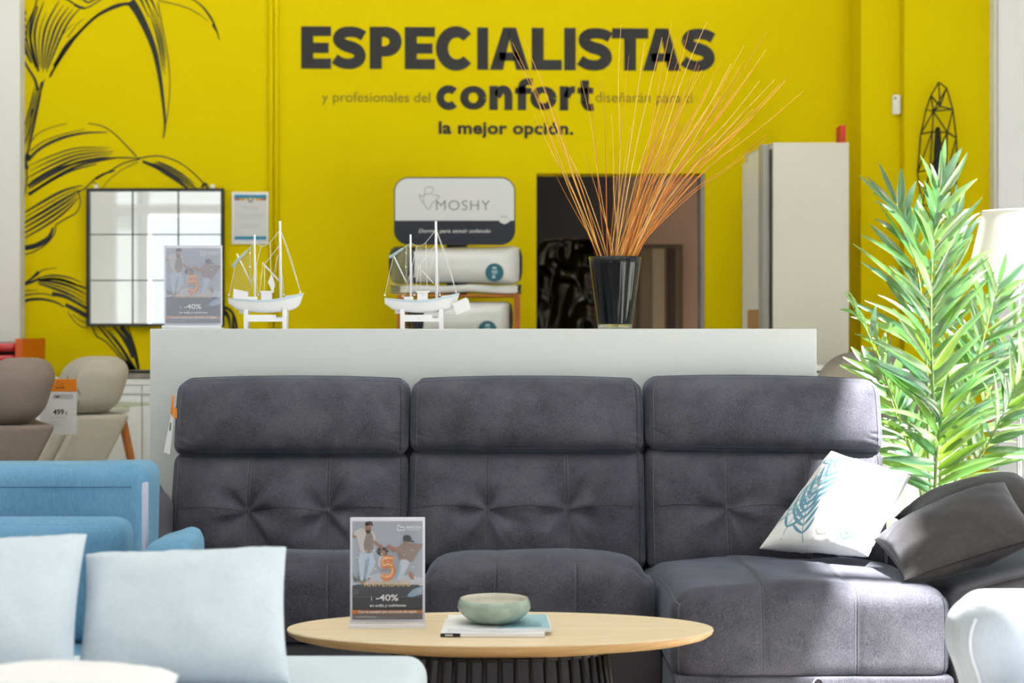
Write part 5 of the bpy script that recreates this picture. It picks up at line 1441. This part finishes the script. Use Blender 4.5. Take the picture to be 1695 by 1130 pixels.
# ------------------------------------------------------------------ floor lamp by the window wall
ld = 7.25
lx = X(1688, ld)
t = thing('floor_lamp', (lx, ld, 0), 'floor lamp with a white tapered fabric shade to the right of the palm', 'lamp')
zb_, zt_ = Z(464, ld), Z(350, ld)
rb_, rt_ = lx - X(1602, ld), lx - X(1627, ld)
b = MB(); b.lathe((lx, ld, 0), [(rb_, zb_), (rb_ + (rt_ - rb_) * .5, (zb_ + zt_) / 2), (rt_, zt_)], 64, cap0=False, cap1=False); sh = b.build('shade', thin('shade cloth', (228, 228, 226), (240, 238, 232), .45, gloss=.02), t)
for (r_, z_) in ((rb_, zb_), (rt_, zt_)):
    MB().tube([(lx + r_ * math.cos(k * .131), ld + r_ * math.sin(k * .131), z_) for k in range(48)], .003, 6, closed=True).build('rim', m_white, sh)
MB().tube([(lx, ld, .02), (lx, ld, zt_ - .06)], .011, 12).build('pole', m_chrome, t)
MB().lathe((lx, ld, 0), [(.15, 0), (.15, .012), (.14, .018), (.02, .022)], 40).build('base', m_chrome, t)
b = MB()
for k in range(3): b.tube([(lx, ld, zt_ - .06), (lx + rt_ * math.cos(k * 2.09), ld + rt_ * math.sin(k * 2.09), zt_ - .002)], .002, 5)
b.build('shade_carrier', m_chrome, t)

# ------------------------------------------------------------------ palm plant
pd0 = 6.72
ppx = X(1552, pd0)
t = thing('palm_plant', (ppx, pd0, 0), 'tall green palm plant beside the chaise end of the sofa', 'plant')
MB().lathe((ppx, pd0, 0), [(.13, 0), (.15, .01), (.175, .30), (.18, .34), (.165, .34), (.16, .30)], 40).build('pot', M('white planter', (226, 226, 224), .5), t)
MB().lathe((ppx, pd0, 0), [(.158, .28), (.12, .305), (.05, .31)], 24).build('soil', M('soil', (58, 46, 38), .9, vary=.3, vscale=20), t)
m_leaf = [thin('palm leaf %d' % i, c, tr, .36, .27, .15, .35) for i, (c, tr) in enumerate([((66, 118, 58), (150, 194, 54)), ((98, 148, 76), (180, 212, 70)), ((50, 98, 68), (110, 164, 66))])]
m_stem = M('palm stem', (122, 146, 84), .5)
def leaflet(b, base, tip, w, up, sag, fold):
    """blade with a shallow V fold, tapered to a point"""
    n = 9; d = tip - base; L_ = d.length
    side = d.cross(up).normalized(); nn = side.cross(d).normalized()
    mid = []; lf = []; rt = []
    for k in range(n + 1):
        s_ = k / n
        p = base + d * s_ + nn * (sag * L_ * 4 * s_ * (1 - s_) * .5) + Vector((0, 0, -abs(sag) * L_ * .6 * s_ * s_))
        ww = w * (math.sin(math.pi * (s_ ** .75)) ** .75 if 0 < s_ < 1 else .02) * (1 if s_ < .6 else 1)
        mid.append(b.vert(p)); lf.append(b.vert(p + side * ww / 2 + nn * ww * fold)); rt.append(b.vert(p - side * ww / 2 + nn * ww * fold))
    for k in range(n):
        b.face(lf[k], mid[k], mid[k + 1], lf[k + 1]); b.face(mid[k], rt[k], rt[k + 1], mid[k + 1])
def frond(rach, nl, leafl, leafr, wl, seed, face=(0, -1, 0), a0=70, a1=20, start=.12, mi=0, curl=.10, depth=.5):
    """rach: pixel/depth points from the base up; leaflets leave both sides at a0 (low) to a1 (tip) degrees from the stem"""
    rn = random.Random(seed)
    base = Vector((ppx + rn.uniform(-.05, .05), pd0 + rn.uniform(-.05, .05), .30))
    pts = spline([base] + [P(*r) for r in rach], 14)
    cum = [0]
    for a, c in zip(pts, pts[1:]): cum.append(cum[-1] + (c - a).length)
    T_ = cum[-1]; N = len(pts)
    fr_ = bpy.data.objects.new('frond', None); fr_.empty_display_size = .05; COL.objects.link(fr_); fr_.parent = t
    b = MB(); b.tube(pts, [.0075 * (1 - .8 * c / T_) + .001 for c in cum], 7); b.build('stem', m_stem, fr_)
    b = MB(); fv = Vector(face).normalized()
    # visible part of the stem starts after the base point
    for k in range(nl):
        for sg in (-1, 1):
            f_ = start + (1 - start) * ((k + (.25 if sg > 0 else 0)) / nl)
            s_ = min(.995, f_) * T_
            i = max(j for j in range(N - 1) if cum[j] <= s_); u = (s_ - cum[i]) / max(1e-6, cum[i + 1] - cum[i])
            p = pts[i].lerp(pts[i + 1], u); tn = (pts[i + 1] - pts[i]).normalized()
            sd_ = tn.cross(fv).normalized() * sg
            rel = k / max(1, nl - 1)
            ang = math.radians(a0 + (a1 - a0) * rel ** 1.2 + rn.uniform(-13, 13))
            dr = tn * math.cos(ang) + sd_ * math.sin(ang) + fv * rn.uniform(-.15, depth * .6)
            L_ = (leafr if sg > 0 else leafl) * (.62 + .38 * math.sin(math.pi * min(1, .25 + rel * .75)) ) * rn.uniform(.74, 1.15)
            up = (fv + tn * .5 + Vector((rn.uniform(-.5, .5), 0, rn.uniform(-.3, .3)))).normalized()
            leaflet(b, p, p + dr.normalized() * L_, wl * rn.uniform(.62, 1.08), up, curl * rn.uniform(.2, 2.2), .18)
            b.mi[-18:] = [(mi + rn.choice((0, 0, 1, 2))) % 3] * 18
    # end blade
    tn = (pts[-1] - pts[-3]).normalized(); leaflet(b, pts[-1], pts[-1] + tn * leafl * .55, wl * .7, fv, .05, .2); b.mi[-18:] = [mi] * 18
    b.build('leaflets', m_leaf, fr_)
frond([(1548, 800, 6.60), (1544, 640, 6.52), (1541, 520, 6.50), (1545, 400, 6.52), (1556, 300, 6.56)], 25, .31, .30, 0.034, 1, a0=52, a1=18, start=.36)
frond([(1540, 800, 6.72), (1535, 640, 6.70), (1526, 500, 6.70), (1508, 400, 6.72), (1484, 338, 6.74)], 19, .33, .25, 0.030, 2, a0=50, a1=26, start=.50, mi=2)
frond([(1520, 790, 6.62), (1478, 660, 6.55), (1440, 560, 6.50), (1414, 512, 6.46)], 18, .17, .17, 0.024, 3, face=(.75, -.6, .3), a0=58, a1=30, start=.42, mi=1)
frond([(1565, 800, 6.78), (1596, 680, 6.80), (1628, 560, 6.84), (1652, 470, 6.88)], 20, .25, .30, 0.030, 4, a0=56, a1=26, start=.42, mi=0)
frond([(1590, 810, 6.68), (1632, 740, 6.64), (1668, 670, 6.60), (1694, 600, 6.58)], 16, .24, .22, 0.030, 5, a0=52, a1=24, start=.46, mi=1)
frond([(1556, 800, 6.9), (1566, 640, 7.0), (1574, 480, 7.05), (1580, 360, 7.08)], 20, .26, .28, 0.030, 6, a0=54, a1=22, start=.46, mi=2)
frond([(1528, 800, 6.78), (1496, 720, 6.8), (1470, 650, 6.85), (1440, 610, 6.9)], 14, .22, .22, 0.034, 7, a0=56, a1=30, start=.50, mi=1)
frond([(1548, 810, 6.55), (1552, 740, 6.42), (1560, 680, 6.34)], 10, .30, .30, 0.039, 8, a0=62, a1=34, start=.50, mi=0)
frond([(1580, 800, 6.85), (1640, 640, 6.95), (1690, 520, 7.0), (1730, 440, 7.0)], 18, .26, .26, 0.029, 9, a0=52, a1=24, start=.46, mi=1)
